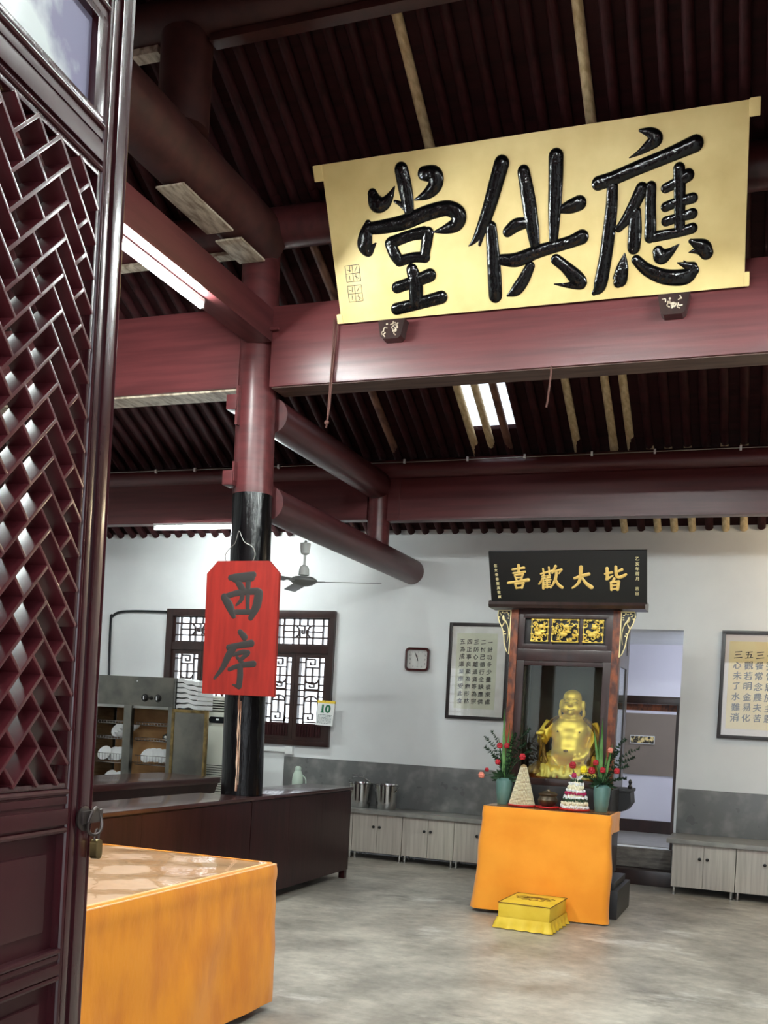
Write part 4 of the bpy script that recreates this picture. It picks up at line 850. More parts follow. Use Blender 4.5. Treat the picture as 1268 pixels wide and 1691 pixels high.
# ------------------------------------------------------------------ offerings on the altar
def vase(x, y, lab):
    b = nb(); lathe(b, [(.048, 0), (.05, .004), (.062, .08), (.07, .17), (.068, .20), (.05, .215), (.046, .22), (.042, .22), (.044, .2), (.04, .1), (.0, .05)], (x, y, ZT), 28)
    return tag(finish('vase', b, 'teal'), lab, 'vase')
vase(-2.085, 8.47, 'left teal vase on the altar, beside the pointed rice tower')
vase(-1.272, 8.47, 'right teal vase on the altar, beside the striped flower tower')
def leaf(b, base, tip, w, bend):
    base, tip = Vector(base), Vector(tip); d = tip-base; s = d.cross(Vector((0, 1, 0)))
    s = s.normalized() if s.length > 1e-4 else Vector((1, 0, 0)); L = []; n = 8
    for k in range(n+1):
        f = k/n; p = base+d*f+Vector((bend[0], bend[1], bend[2]))*math.sin(f*PI*.5)*f; ww = w*(math.sin(min(1, f*1.6+.25)*PI/2))*(1-f**2.2)+.0006
        L.append((b.verts.new(p-s*ww), b.verts.new(p+Vector((0, .006, 0))), b.verts.new(p+s*ww)))
    for a, c in zip(L, L[1:]):
        b.faces.new((a[0], a[1], c[1], c[0])); b.faces.new((a[1], a[2], c[2], c[1]))
def rose(b, c, r):
    rr = random.Random(int(c[0]*1e4)); ell(b, c, (r*.55, r*.55, r*.6), seg=10, rings=8)
    for ring, (n, rad, lift) in enumerate(((4, .42, .5), (6, .75, .1), (6, .6, -.38))):
        for k in range(n):
            a = 2*PI*k/n+ring*.5; ell(b, (c[0]+rad*r*.62*math.cos(a), c[1]+rad*r*.62*math.sin(a), c[2]+lift*r), (r*.48, r*.48, r*.42), Matrix.Rotation(rr.uniform(-.5, .5), 3, 'X'), 8, 6)
def arrangement(x, y, lab, swords, roses, ferns, seed):
    t = thing('flower_arrangement', lab, 'flowers', (x, y, ZT+.2)); rr = random.Random(seed); z0 = ZT+.21
    for tx, tz, w in swords:
        b = nb(); leaf(b, (x+rr.uniform(-.02, .02), y+rr.uniform(-.02, .02), z0-.06), (tx, y+rr.uniform(-.05, .05), tz), w, (0, 0, 0)); finish('sword_leaf', b, 'green', t, smooth=60)
    for (rx, rz_, r, m) in roses:
        b = nb(); ry = y-.05+rr.uniform(-.03, .03); rose(b, (rx, ry, rz_), r); fl = finish('rose', b, m, t, smooth=60)
        b = nb(); tube(b, catmull([(x, y, z0-.05), ((x+rx)/2, (y+ry)/2, (z0+rz_)/2+.02), (rx, ry, rz_-r*.4)], 4), .003, 6); finish('stem', b, 'dgreen', fl)
    for (fx_, fz, n) in ferns:
        b = nb(); P = catmull([(x, y, z0-.04), (x+(fx_-x)*.4, y-.02, z0+(fz-z0)*.65), (fx_, y+rr.uniform(-.06, .06), fz)], 8); tube(b, P, .0016, 5)
        for i in range(3, len(P)):
            for sg in (-1, 1):
                for q in range(n):
                    a = sg*rr.uniform(.5, 1.3); L = rr.uniform(.02, .05)*(1-.5*i/len(P)); d = Vector(P[i])-Vector(P[i-1]); d.normalize()
                    e = Vector((d.x*math.cos(a)-d.z*math.sin(a), rr.uniform(-.5, .5), d.x*math.sin(a)+d.z*math.cos(a)))
                    leaf(b, P[i], Vector(P[i])+e*L, .0028, (0, 0, 0)); leaf(b, P[i], Vector(P[i])+(e+d*.8).normalized()*L*.8, .0026, (0, 0, 0))
        finish('fern_spray', b, 'dgreen', t, smooth=0)
    b = nb()
    for k in range(26):
        a = rr.uniform(0, 2*PI); L = rr.uniform(.06, .15); e = Vector((math.cos(a), math.sin(a)*.6, rr.uniform(-.15, .75))).normalized()
        leaf(b, (x, y, z0), Vector((x, y, z0+.01))+e*L, rr.uniform(.012, .022), (0, 0, -.02))
    finish('broad_leaves', b, 'dgreen', t, smooth=40)
arrangement(-2.085, 8.47, 'left flower arrangement with sword leaves and red roses beside the rice tower',
    [(-2.112, 1.664, .017), (-2.043, 1.487, .016), (-2.16, 1.42, .013), (-2.07, 1.55, .012)],
    [(-2.134, 1.353, .028, 'rose'), (-2.068, 1.357, .026, 'rose'), (-2.133, 1.217, .026, 'rose'), (-1.926, 1.273, .03, 'rose'), (-2.232, 1.145, .02, 'rose'), (-2.268, 1.098, .03, 'pink')],
    [(-2.277, 1.42, 1), (-2.22, 1.47, 1), (-2.26, 1.33, 1), (-1.90, 1.50, 2), (-1.93, 1.38, 2), (-2.0, 1.46, 2), (-1.87, 1.33, 2), (-2.19, 1.27, 1)], 41)
arrangement(-1.272, 8.47, 'right flower arrangement with sword leaves and red roses beside the striped tower',
    [(-1.293, 1.627, .017), (-1.37, 1.54, .016), (-1.20, 1.43, .015), (-1.33, 1.45, .012), (-1.25, 1.36, .013)],
    [(-1.323, 1.263, .027, 'rose'), (-1.358, 1.196, .034, 'rose'), (-1.27, 1.205, .028, 'rose'), (-1.154, 1.206, .027, 'rose'), (-1.212, 1.37, .024, 'pink'), (-1.42, 1.20, .034, 'yflower')],
    [(-1.113, 1.463, 2), (-1.0, 1.395, 1), (-1.096, 1.148, 2), (-1.04, 1.32, 2), (-1.16, 1.36, 2), (-1.44, 1.15, 2), (-1.09, 1.25, 2)], 43)
for (x, r, lab) in ((-1.915, .115, 'red plate under the pointed rice tower'), (-1.70, .098, 'red plate under the bronze incense bowl'), (-1.476, .125, 'red plate under the striped flower tower')):
    b = nb(); lathe(b, [(r*.8, 0), (r, .006), (r, .016), (r*.96, .012), (0, .01)], (x, 8.42, ZT), 32); tag(finish('plate', b, 'redplate'), lab, 'plate')
t = thing('rice_tower', 'tall pointed cone tower of cream grains on the altar', 'offering', (-1.915, 8.42, ZT+.012))
b = nb(); lathe(b, [(.102, 0), (.10, .01), (.022, .325), (.0, .335)], (-1.915, 8.42, ZT+.012), 32); finish('cone', b, 'grain_gap', t)
b = nb(); N = 29
for j in range(N):
    f = j/N; r = .102*(1-f)+.02*f+.002; n = max(6, int(2*PI*r/.0118))
    for k in range(n):
        a = 2*PI*(k+.5*(j % 2))/n
        if math.sin(a) < .35: ell(b, (-1.915+r*math.cos(a), 8.42+r*math.sin(a), ZT+.017+f*.315), (.0054, .0054, .0049), seg=6, rings=4)
o = finish('grains', b, 'cream', t); o['kind'] = 'stuff'
t = thing('flower_tower', 'striped tower of white petals with magenta and green bands on the altar', 'offering', (-1.476, 8.42, ZT+.012))
b = nb(); lathe(b, [(.10, 0), (.035, .235), (.0, .25)], (-1.476, 8.42, ZT+.012), 28); finish('cone', b, 'cream', t)
tiers = [(.105, .015, 'porcelain'), (.10, .045, 'cream'), (.092, .072, 'dgreen'), (.09, .092, 'porcelain'), (.075, .125, 'magenta'), (.07, .145, 'porcelain'), (.058, .175, 'cream'), (.05, .20, 'porcelain'), (.04, .228, 'dgreen')]
for r, z, m in tiers:
    b = nb(); n = max(10, int(2*PI*r/.017))
    for k in range(n):
        a = 2*PI*k/n
        ell(b, (-1.476+(r+random.uniform(-.004, .006))*math.cos(a), 8.42+(r+random.uniform(-.004, .006))*math.sin(a), ZT+.012+z+random.uniform(-.005, .008)), (.0085, .0085, random.uniform(.010, .017)), Matrix.Rotation(random.uniform(-.7, .7), 3, 'Y'), 7, 5)
    finish('petal_band', b, m, t, label={'magenta': 'magenta petal band', 'dgreen': 'green leaf band'}.get(m))
b = nb(); rose(b, (-1.508, 8.40, ZT+.365), .032); r_ = finish('rose', b, 'rose', t)
b = nb(); tube(b, [(-1.476, 8.42, ZT+.22), (-1.508, 8.40, ZT+.35)], .004, 6); finish('stem', b, 'dgreen', r_)
b = nb(); rose(b, (-1.485, 8.36, ZT+.285), .024); finish('carnation', b, 'magenta', t)
b = nb()
for k in range(8): leaf(b, (-1.476, 8.42, ZT+.24), (-1.476+.06*math.cos(k*.8), 8.40+.04*math.sin(k*.8), ZT+.29), .014, (0, 0, 0))
finish('top_leaves', b, 'porcelain', t, smooth=0)
t = thing('incense_bowl', 'round dark bronze incense bowl in the middle of the altar', 'bowl', (-1.70, 8.42, ZT+.012))
b = nb(); lathe(b, [(.045, 0), (.05, .008), (.075, .03), (.082, .055), (.07, .078), (.064, .085), (.078, .10), (.078, .108), (.064, .106), (.058, .08), (.0, .07)], (-1.70, 8.42, ZT+.012), 32); finish('bowl_body', b, 'bronze', t)
b = nb(); lathe(b, [(.07, .108), (.06, .118), (.02, .126), (.012, .14), (.0, .142)], (-1.70, 8.42, ZT+.012), 28); finish('lid', b, 'bronze', t)
# ------------------------------------------------------------------ things on the back wall
def poster(name, label, x0, x1, z0, z1, px0, px1, pz0, pz1, cols, xs, z_top, z_step, size, paper, mount):
    t = thing(name, label, 'poster', ((x0+x1)/2, YW-.03, z0)); f = .036
    b = nb()
    box(b, x0, x1, YW-.035, YW-.002, z1-f, z1, .004); box(b, x0, x1, YW-.035, YW-.002, z0, z0+f, .004)
    box(b, x0, x0+f, YW-.035, YW-.002, z0, z1, .004); box(b, x1-f, x1, YW-.035, YW-.002, z0, z1, .004); finish('frame', b, 'pblack', t)
    b = nb(); box(b, x0+f, x1-f, YW-.016, YW-.008, z0+f, z1-f); finish('mount', b, mount, t)
    b = nb(); box(b, px0, px1, YW-.018, YW-.0155, pz0, pz1); finish('paper', b, paper, t)
    b = nb()
    for x, txt in zip(xs, cols):
        for k, ch in enumerate(txt):
            gx, gs = x+random.uniform(-.003, .003), size*random.uniform(.92, 1.05)
            for q in (-1, 1): put(b, ch, gx+q*.0011, z_top-k*z_step+q*.0007, gs, YW-.018-.0002*q, slant=.12)
    finish('lettering', b, 'ink', t, smooth=0)
    b = nb(); box(b, x0+f, x1-f, YW-.026, YW-.023, z0+f, z1-f); finish('glass', b, 'glass', t)
poster('framed_calligraphy', 'framed calligraphy scroll left of the shrine with five columns of characters', -3.385, -2.705, 1.578, 2.633, -3.297, -2.838, 1.693, 2.52,
       ['五為成道業應受此食', '四正事良藥為療形枯', '三防心離過貪等為宗', '二忖己德行全缺應供', '一計功多少量彼來處'], [-3.231, -3.152, -3.073, -2.996, -2.917], 2.425, .081, .062, 'paper', 'mount')
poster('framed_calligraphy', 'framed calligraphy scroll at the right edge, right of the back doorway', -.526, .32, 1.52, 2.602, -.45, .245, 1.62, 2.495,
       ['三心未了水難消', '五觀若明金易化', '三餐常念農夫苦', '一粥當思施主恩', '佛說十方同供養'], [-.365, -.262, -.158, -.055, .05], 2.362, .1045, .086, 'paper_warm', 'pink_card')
# clock
t = thing('wall_clock', 'square wall clock with rounded dark red rim', 'clock', (-3.742, YW, 2.09))
def rrect(x0, x1, z0, z1, r, n=6):
    P = []
    for cx, cz, a in ((x1-r, z1-r, 0), (x0+r, z1-r, PI/2), (x0+r, z0+r, PI), (x1-r, z0+r, 1.5*PI)):
        for k in range(n+1): P.append((cx+r*math.cos(a+PI/2*k/n), cz+r*math.sin(a+PI/2*k/n)))
    return P
cx, cz = -3.742, 2.215
b = nb(); O1 = rrect(cx-.142, cx+.142, cz-.13, cz+.13, .045); I1 = rrect(cx-.117, cx+.117, cz-.106, cz+.106, .03)
n = len(O1); A = [[b.verts.new((x, y, z)) for x, z in P] for P, y in ((O1, YW-.002), (O1, YW-.04), (I1, YW-.044), (I1, YW-.015))]
for p, q in zip(A, A[1:]):
    for k in range(n): b.faces.new((p[k], p[(k+1) % n], q[(k+1) % n], q[k]))
b.faces.new(A[0]); finish('rim', b, 'clockred', t)
b = nb(); prism(b, rrect(cx-.118, cx+.118, cz-.107, cz+.107, .03), YW-.02, YW-.012); finish('dial', b, 'clockface', t, smooth=0)
b = nb()
for h in range(1, 13):
    a = PI/2-h*PI/6; r = min(.088/max(abs(math.cos(a)), abs(math.sin(a))), .105)
    for i, ch in enumerate(str(h)): put(b, ch, cx+r*math.cos(a)+(i-.5*(len(str(h))-1))*.017, cz+r*.92*math.sin(a), .024, YW-.02)
finish('numerals', b, 'ink', t, smooth=0)
def hand(a, L, w): 
    b = nb(); box(b, -w, w, -.001, .001, -.015, L, X=Matrix.Translation((cx, YW-.024, cz)) @ Matrix.Rotation(a, 4, 'Y')); return b
finish('hour_hand', hand(R(-12), .05, .004), 'black', t); finish('minute_hand', hand(R(-22), .078, .003), 'black', t)
b = nb(); box(b, cx-.115, cx+.115, YW-.034, YW-.032, cz-.104, cz+.104); finish('cover_glass', b, 'glass', t)
# calendar
t = thing('wall_calendar', 'tear-off wall calendar showing a green 10 by the window corner', 'calendar', (-4.795, 10.8, 1.42))
Xc = Matrix.Translation((-4.795, 10.80, 1.565)) @ Matrix.Rotation(R(1.5), 4, 'Y') @ Matrix.Rotation(R(-6), 4, 'X')
b = nb(); box(b, -.105, .105, 0, .02, -.145, .12, X=Xc); finish('page_block', b, 'porcelain', t)
b = nb(); box(b, -.108, .108, -.003, .022, .112, .142, X=Xc); finish('top_strip', b, 'yellow', t)
b = nb(); put(b, '1', -.036, .048, .135, -.001, X=Xc); put(b, '0', .03, .048, .135, -.001, X=Xc)
for dx in (.005, -.005): put(b, '1', -.036+dx, .048, .135, -.0013, X=Xc); put(b, '0', .03+dx, .048, .135, -.0013, X=Xc)
box(b, -.058, -.016, -.0016, -.0006, .0, .012, X=Xc)
finish('date', b, 'green_ink', t, smooth=0)
b = nb(); rr = random.Random(9)
for k in range(8):
    z = -.025-k*.0135; x = -.085
    while x < .08:
        L = rr.uniform(.006, .03); box(b, x, min(x+L, .085), -.0016, 0, z-.003, z+.003, X=Xc); x += L+.006
finish('small_print', b, 'grey_ink', t, smooth=0)
b = nb(); cyl(b, (-4.8, 10.80, 1.70), (-4.8, 10.86, 1.70), .004, n=8); finish('nail', b, 'iron', t)
# pipes and trunking
b = nb(); tube(b, catmull([(-7.02, 10.88, 2.70), (-7.45, 10.88, 2.705), (-7.70, 10.88, 2.69), (-7.80, 10.88, 2.64), (-7.83, 10.88, 2.55), (-7.80, 10.88, 1.6), (-7.74, 10.88, .9)], 8), .016, 8)
tag(finish('cable_conduit', b, 'plastic_dark'), 'dark cable conduit bending down the wall left of the window', 'conduit')
t = thing('cable_trunking', 'white cable trunking with an end box under the window', 'trunking', (-5.6, 10.88, 1.08))
b = nb(); box(b, -6.3, -5.30, 10.86, YW-.001, 1.085, 1.135, .004); finish('channel', b, 'porcelain', t)
b = nb(); box(b, -5.30, -5.205, 10.84, YW-.001, 1.065, 1.155, .006); finish('end_box', b, 'porcelain', t)

# ------------------------------------------------------------------ low worktops along the back wall
def base_unit(x0, x1, y0, label, ztop=.495, z0=.075):
    t = thing('base_cabinet', label, 'cabinet', ((x0+x1)/2, y0+.2, 0))
    b = nb(); box(b, x0+.003, x1-.003, y0+.018, 10.88, z0, ztop, .002); finish('body', b, 'laminate', t)
    xm = (x0+x1)/2
    for a, c, kx in ((x0+.004, xm-.002, xm-.035), (xm+.002, x1-.004, xm+.035)):
        b = nb(); box(b, a, c, y0, y0+.018, z0+.003, ztop-.004, .0015); dd = finish('door', b, 'laminate', t)
        b = nb(); lathe(b, [(.006, 0), (.006, .012), (.0155, .016), (.0155, .024), (.01, .028), (.0, .029)], (0, 0, 0), 14)
        b.transform(Matrix.Translation((kx, y0, z0+.285)) @ Matrix.Rotation(R(90), 4, 'X')); finish('knob', b, 'black', dd)
    for lx in (x0+.03, x1-.03):
        for ly in (y0+.04, 10.80):
            b = nb(); lathe(b, [(.022, 0), (.022, .006), (.013, .008), (.013, z0)], (lx, ly, 0), 14); finish('leg', b, 'chrome', t)
for k, lab in enumerate(('pale grey base cabinet hidden behind the dark sideboard end', 'pale grey base cabinet under the steel buckets', 'pale grey base cabinet to the right of the one under the buckets', 'pale grey base cabinet against the left side of the orange altar cloth', 'pale grey base cabinet hidden behind the altar')):
    base_unit(-4.815+.578*k, -4.237+.578*k, 10.44, lab)
for k, lab in enumerate(('pale grey base cabinet right beside the back doorway', 'pale grey base cabinet at the right edge of the picture', 'pale grey base cabinet beyond the right edge of the picture')):
    base_unit(-.845+.582*k, -.263+.582*k, 10.26, lab, .49)
sbox('worktop', 'stone_top', 'grey stone worktop with two buckets, left of the altar', 'worktop', -5.32, -1.92, 10.40, 10.895, .497, .540, bev=.004)
sbox('worktop', 'stone_top', 'grey stone worktop right of the back doorway', 'worktop', -.90, 1.1, 10.22, 10.895, .492, .535, bev=.004)
sbox('splashback', 'stone', 'grey stone splashback behind the two buckets', 'panel', -5.32, -1.92, 10.878, 10.899, .541, 1.037, bev=.002)
sbox('splashback', 'stone', 'grey stone splashback right of the back doorway', 'panel', -.872, 1.1, 10.878, 10.899, .536, .987, bev=.002)
for i, (x, lab) in enumerate(((-4.235, 'left steel bucket with a ladle, partly behind the sideboard end'), (-3.925, 'right steel bucket on the grey worktop'))):
    t = thing('bucket', lab, 'bucket', (x, 10.63, .540)); z = .540
    b = nb(); lathe(b, [(.0, .004), (.098, 0), (.102, .012), (.110, .03), (.118, .09), (.136, .262), (.145, .268), (.145, .275), (.135, .276), (.115, .1), (.1, .02), (.0, .018)], (x, 10.63, z), 32); finish('body', b, 'chrome', t)
    b = nb(); hz = -.05 if i else .06
    tube(b, catmull([(x-.14, 10.63, z+.25), (x-.11, 10.56, z+.25+hz), (x, 10.53, z+.25+hz*1.6), (x+.11, 10.56, z+.25+hz), (x+.14, 10.63, z+.25)], 5), .0035, 6); finish('handle', b, 'chrome', t)
b = nb(); tube(b, catmull([(-4.17, 10.62, .60), (-4.20, 10.66, .80), (-4.235, 10.70, .90)], 6), .007, 8); ell(b, (-4.165, 10.615, .60), (.045, .045, .03), seg=12, rings=8)
tube(b, [(-4.235, 10.70, .90), (-4.36, 10.66, .895)], .006, 8)
tag(finish('ladle', b, 'chrome'), 'steel ladle standing in the left bucket', 'ladle')
t = thing('thermos_flask', 'pale mint thermos flask on the worktop behind the sideboard', 'flask', (-5.0, 10.6, .540))
b = nb(); lathe(b, [(.05, 0), (.058, .01), (.062, .12), (.064, .24), (.058, .30), (.045, .335), (.036, .355)], (-5.0, 10.6, .540), 28); finish('body', b, 'mint', t)
b = nb(); lathe(b, [(.034, .352), (.036, .36), (.034, .39), (.025, .405), (.0, .408)], (-5.0, 10.6, .540), 24); finish('cap', b, 'mint', t)
b = nb(); tube(b, catmull([(-4.945, 10.6, .85), (-4.90, 10.6, .80), (-4.905, 10.6, .70), (-4.94, 10.6, .66)], 6), .007, 8); finish('handle', b, 'mint', t)

# ------------------------------------------------------------------ dark sideboards round the column
def sideboard(label, y0, y1, panels, x0=-4.17, x1=-3.722, fill=None):
    t = thing('sideboard', label, 'sideboard', ((x0+x1)/2, (y0+y1)/2, 0))
    b = nb(); box(b, x0-.02, x1+.014, y0-.0, y1+.012, .838, .866, .005)
    if fill: box(b, x1-.01, x1+.014, fill[0], fill[1], .838, .866)
    finish('top_board', b, 'sidetop', t)
    b = nb(); box(b, x0, x1-.012, y0+.005, y1-.005, .075, .838)
    if fill: box(b, x1-.010, x1-.004, fill[0], fill[1], .075, .838)
    finish('body', b, 'side', t)
    ya = fill[0] if fill else y0
    for k in range(panels):
        a = ya+(y1-ya)*k/panels; c = ya+(y1-ya)*(k+1)/panels
        b = nb(); box(b, x1-.012, x1, a+.0006, c-.0006, .078, .826); finish('front_panel', b, 'side', t)
    for x in (x0+.04, x1-.03):
        for y in (y0+.05, y1-.05): b = nb(); box(b, x-.028, x+.028, y-.03, y+.03, 0, .075); finish('foot', b, 'side', t)
sideboard('dark brown sideboard beyond the black column, nearer the back wall', 7.45, 9.11, 3, fill=(7.10, 7.45))
sideboard('dark brown sideboard nearer than the black column, behind the orange table', 3.4, 7.09, 5)
t = thing('serving_counter', 'dark counter with overhanging top behind the sideboard, by the steel cabinet', 'counter', (-5.5, 7.4, 0))
b = nb(); box(b, -5.85, -5.13, 4.4, 9.08, .80, .86, .008); finish('counter_top', b, 'sidetop', t)
b = nb(); prism(b, [(-5.82, .70), (-5.17, .70), (-5.135, .80), (-5.84, .80)], 4.45, 9.04); finish('apron', b, 'side', t)
b = nb(); box(b, -5.78, -5.22, 4.5, 8.98, 0, .70); finish('body', b, 'side', t)

# ------------------------------------------------------------------ steel disinfection cabinet
t = thing('disinfection_cabinet', 'steel dish cabinet with open doors and lit wire shelves, far left', 'cabinet', (-6.63, 9.9, 0)); KX0, KX1, KY = -7.2, -6.06, 9.6
b = nb(); box(b, KX0, KX1, KY+.03, 10.2, 1.50, 1.85, .006); box(b, KX0, KX1, 10.18, 10.2, 0, 1.5); box(b, KX0, KX0+.03, KY+.03, 10.2, 0, 1.5); box(b, KX1-.03, KX1, KY+.03, 10.2, 0, 1.5); box(b, KX0, KX1, KY+.03, 10.2, 0, .5)
finish('body', b, 'steel', t)
b = nb(); box(b, KX0, KX1, KY, KY+.03, 1.53, 1.85, .005); cp = finish('control_panel', b, 'steel_dark', t)
for x, r in ((-6.41, .034), (-6.245, .034), (-6.33, .018)):
    b = nb(); lathe(b, [(r*1.25, 0), (r*1.25, .004), (r, .006), (r*.85, .03), (.0, .031)], (0, 0, 0), 18); b.transform(Matrix.Translation((x, KY, 1.62)) @ Matrix.Rotation(R(90), 4, 'X')); kb = finish('knob', b, 'black', cp)
    if r > .02: b = nb(); box(b, x-.004, x+.004, KY-.036, KY-.03, 1.60, 1.64); finish('knob_pointer', b, 'porcelain', cp)
b = nb(); cyl(b, (-6.52, KY-.004, 1.80), (-6.52, KY, 1.80), .008, n=12); finish('indicator', b, 'porcelain', cp)
b = nb(); box(b, -6.675, -6.575, KY, KY+.06, .5, 1.53, .004); box(b, KX0, KX0+.05, KY, KY+.04, .5, 1.53); box(b, KX1-.05, KX1, KY, KY+.04, .5, 1.53); finish('door_post', b, 'steel_dark', t)
b = nb(); box(b, KX0+.05, KX1-.05, 10.15, 10.17, .5, 1.5); finish('back_lining', b, 'card', t, label='warm tan lining at the back')
for x0, x1 in ((-7.14, -6.69), (-6.56, -6.10)):
    for z in (.62, .885, 1.15, 1.32):
        b = nb()
        for k in range(13):
            x = x0+(x1-x0)*k/12; tube(b, [(x, KY+.09, z+(.10 if z < 1.1 else .03)), (x, KY+.09, z), (x, 10.12, z)], .0022, 5)
        for y in (KY+.09, 9.85, 10.12): tube(b, [(x0, y, z), (x1, y, z)], .0035, 5)
        tube(b, [(x0, KY+.09, z+(.10 if z < 1.1 else .03)), (x1, KY+.09, z+(.10 if z < 1.1 else .03))], .0035, 5)
        finish('wire_shelf', b, 'chrome', t)
b = nb(); box(b, -6.045, -5.64, KY+.0, KY+.03, .48, 1.50, .004); dr = finish('open_door', b, 'steel_dark', t)
b = nb()
for a in ((-6.06, -6.025, .48, 1.51), (-5.655, -5.622, .48, 1.51)): box(b, a[0], a[1], KY-.006, KY+.034, a[2], a[3], .004)
box(b, -6.06, -5.622, KY-.006, KY+.034, 1.48, 1.515, .004); finish('door_edge', b, 'brass', dr, label='olive brass edging of the open door')
dish = None
G = 'white dishes in the steel cabinet'
def plate_bm(x, z, tilt):
    b = nb(); lathe(b, [(.03, 0), (.035, .004), (.085, .018), (.086, .022), (.035, .008), (.0, .008)], (0, 0, 0), 24)
    b.transform(Matrix.Translation((x, KY+.16, z)) @ Matrix.Rotation(R(62+tilt), 4, 'X')); return b
spots = [(-7.0, .975), (-6.92, .97), (-6.83, .975), (-6.46, .975), (-6.40, .985), (-6.34, .985), (-6.28, .98), (-6.15, .975), (-6.95, .705), (-6.82, .70), (-6.86, 1.235), (-6.45, .705), (-6.3, .705)]
for k, (x, z) in enumerate(spots):
    if dish is None: dish = tag(finish('dish', plate_bm(x, z, 0), 'porcelain'), 'white dish leaning in a wire shelf of the steel cabinet', 'dish', G); dx, dz = x, z
    else: o = dish.copy(); C.objects.link(o); o.location += Vector((x-dx, random.uniform(0, .08), z-dz))
for k in range(5):
    b = nb(); lathe(b, [(.03, 0), (.07, .035), (.085, .06), (.08, .058), (.03, .008), (.0, .008)], (-6.82+.02*k, KY+.2+.02*k, 1.162+.0225*k), 24)
    tag(finish('bowl', b, 'porcelain'), 'white bowl in the stack on the upper left wire shelf of the steel cabinet', 'bowl', 'bowls stacked in the steel cabinet')
b = nb(); ell(b, (-6.21, KY+.2, 1.20), (.07, .07, .045), seg=16, rings=10); tag(finish('pot', b, 'chrome'), 'small shiny steel pot on the upper right wire shelf of the cabinet', 'pot')
# tray stack on a small stand, and the floor air conditioner
t = thing('side_stand', 'plain steel stand behind the open cabinet door', 'stand', (-6.0, 9.9, 0))
b = nb(); box(b, -6.045, -5.92, 9.68, 10.0, 0, 1.515, .004); finish('body', b, 'steel', t)
for k in range(6):
    b = nb(); n = 12; z = 1.518+k*.056; vs = []
    for i in range(n+1):
        x = -6.05+.262*i/n; dz = .018*math.sin(PI*i/n*1.0+.4*k) + .006*math.sin(i*1.1+k)
        vs.append([b.verts.new((x, 9.66, z+dz)), b.verts.new((x, 9.98, z+dz)), b.verts.new((x, 9.98, z+dz+.040)), b.verts.new((x, 9.66, z+dz+.040))])
    for p, q in zip(vs, vs[1:]):
        for a in range(4): b.faces.new((p[a], p[(a+1) % 4], q[(a+1) % 4], q[a]))
    b.faces.new(vs[0]); b.faces.new(vs[-1])
    tag(finish('tray', b, 'traywhite', smooth=50), ('lowest', 'second lowest', 'third lowest', 'third highest', 'second highest', 'topmost')[k]+' white tray in the wavy stack beside the steel cabinet', 'tray', 'white trays in the wavy stack')
t = thing('air_conditioner', 'cream floor standing air conditioner between steel cabinet and column', 'air conditioner', (-5.77, 10.35, 0)); ax0, ax1, ay = -6.03, -5.52, 10.15
b = nb(); box(b, ax0, ax1, ay, 10.52, 0, 1.505, .012); box(b, ax0+.005, ax1-.005, ay+.04, 10.52, 1.505, 1.665, .01); box(b, ax0, ax1, ay, 10.52, 1.655, 1.685, .006); box(b, ax0, ax0+.02, ay, 10.5, 1.5, 1.67); box(b, ax1-.02, ax1, ay, 10.5, 1.5, 1.67)
finish('body', b, 'plastic', t)
for k in range(5):
    b = nb(); z = 1.528+k*.028; box(b, ax0+.02, ax1-.02, ay+.002, ay+.04, z, z+.012, X=None); finish('louvre', b, 'plastic', t)
b = nb(); box(b, ax0+.02, ax1-.02, ay+.034, ay+.0385, 1.515, 1.655); finish('outlet_recess', b, 'slot', t)
b = nb(); prism(b, rrect(-5.92, -5.70, 1.385, 1.455, .03), ay-.008, ay+.002); dp = finish('display', b, 'plastic_dark', t)
b = nb(); prism(b, rrect(-5.83, -5.79, 1.415, 1.435, .009), ay-.011, ay-.007); finish('display_light', b, 'porcelain', dp)
b = nb()
for k in range(12): box(b, ax0+.03, ax1-.03, ay-.002, ay+.001, .62+k*.026, .628+k*.026)
finish('intake_slots', b, 'slot', t)

# ------------------------------------------------------------------ ceiling fan
fx, fy, fz = -3.94, 8.25, 2.70
t = thing('ceiling_fan', 'white three blade ceiling fan hanging from the thick round beam', 'fan', (fx, fy, 3.055))
b = nb(); tube(b, [(fx, fy, 3.06), (fx, fy, 2.76)], .012, 10); finish('rod', b, 'fan', t)
b = nb(); lathe(b, [(.012, 2.93), (.038, 2.945), (.045, 2.99), (.048, 3.035), (.02, 3.04)], (fx, fy, 0), 20); finish('canopy', b, 'fan', t)
b = nb(); lathe(b, [(.02, 2.745), (.048, 2.755), (.046, 2.80), (.036, 2.83), (.013, 2.845)], (fx, fy, 0), 20); finish('lower_cup', b, 'fan', t)
b = nb(); lathe(b, [(.0, 2.655), (.05, 2.66), (.085, 2.672), (.125, 2.70), (.12, 2.715), (.09, 2.735), (.03, 2.745), (.0, 2.745)], (fx, fy, 0), 28); finish('motor', b, 'blade', t)
for a0 in (R(6), R(126), R(246)):
    Xb = Matrix.Translation((fx, fy, 2.695)) @ Matrix.Rotation(a0, 4, 'Z')
    b = nb(); box(b, .11, .20, -.018, .018, -.004, .004, .002, Xb); bi = finish('blade_arm', b, 'blade', t)
    b = nb(); box(b, .18, .70, -.055, .055, -.003, .003, .002, Xb @ Matrix.Rotation(R(9), 4, 'X')); finish('blade', b, 'blade', t)

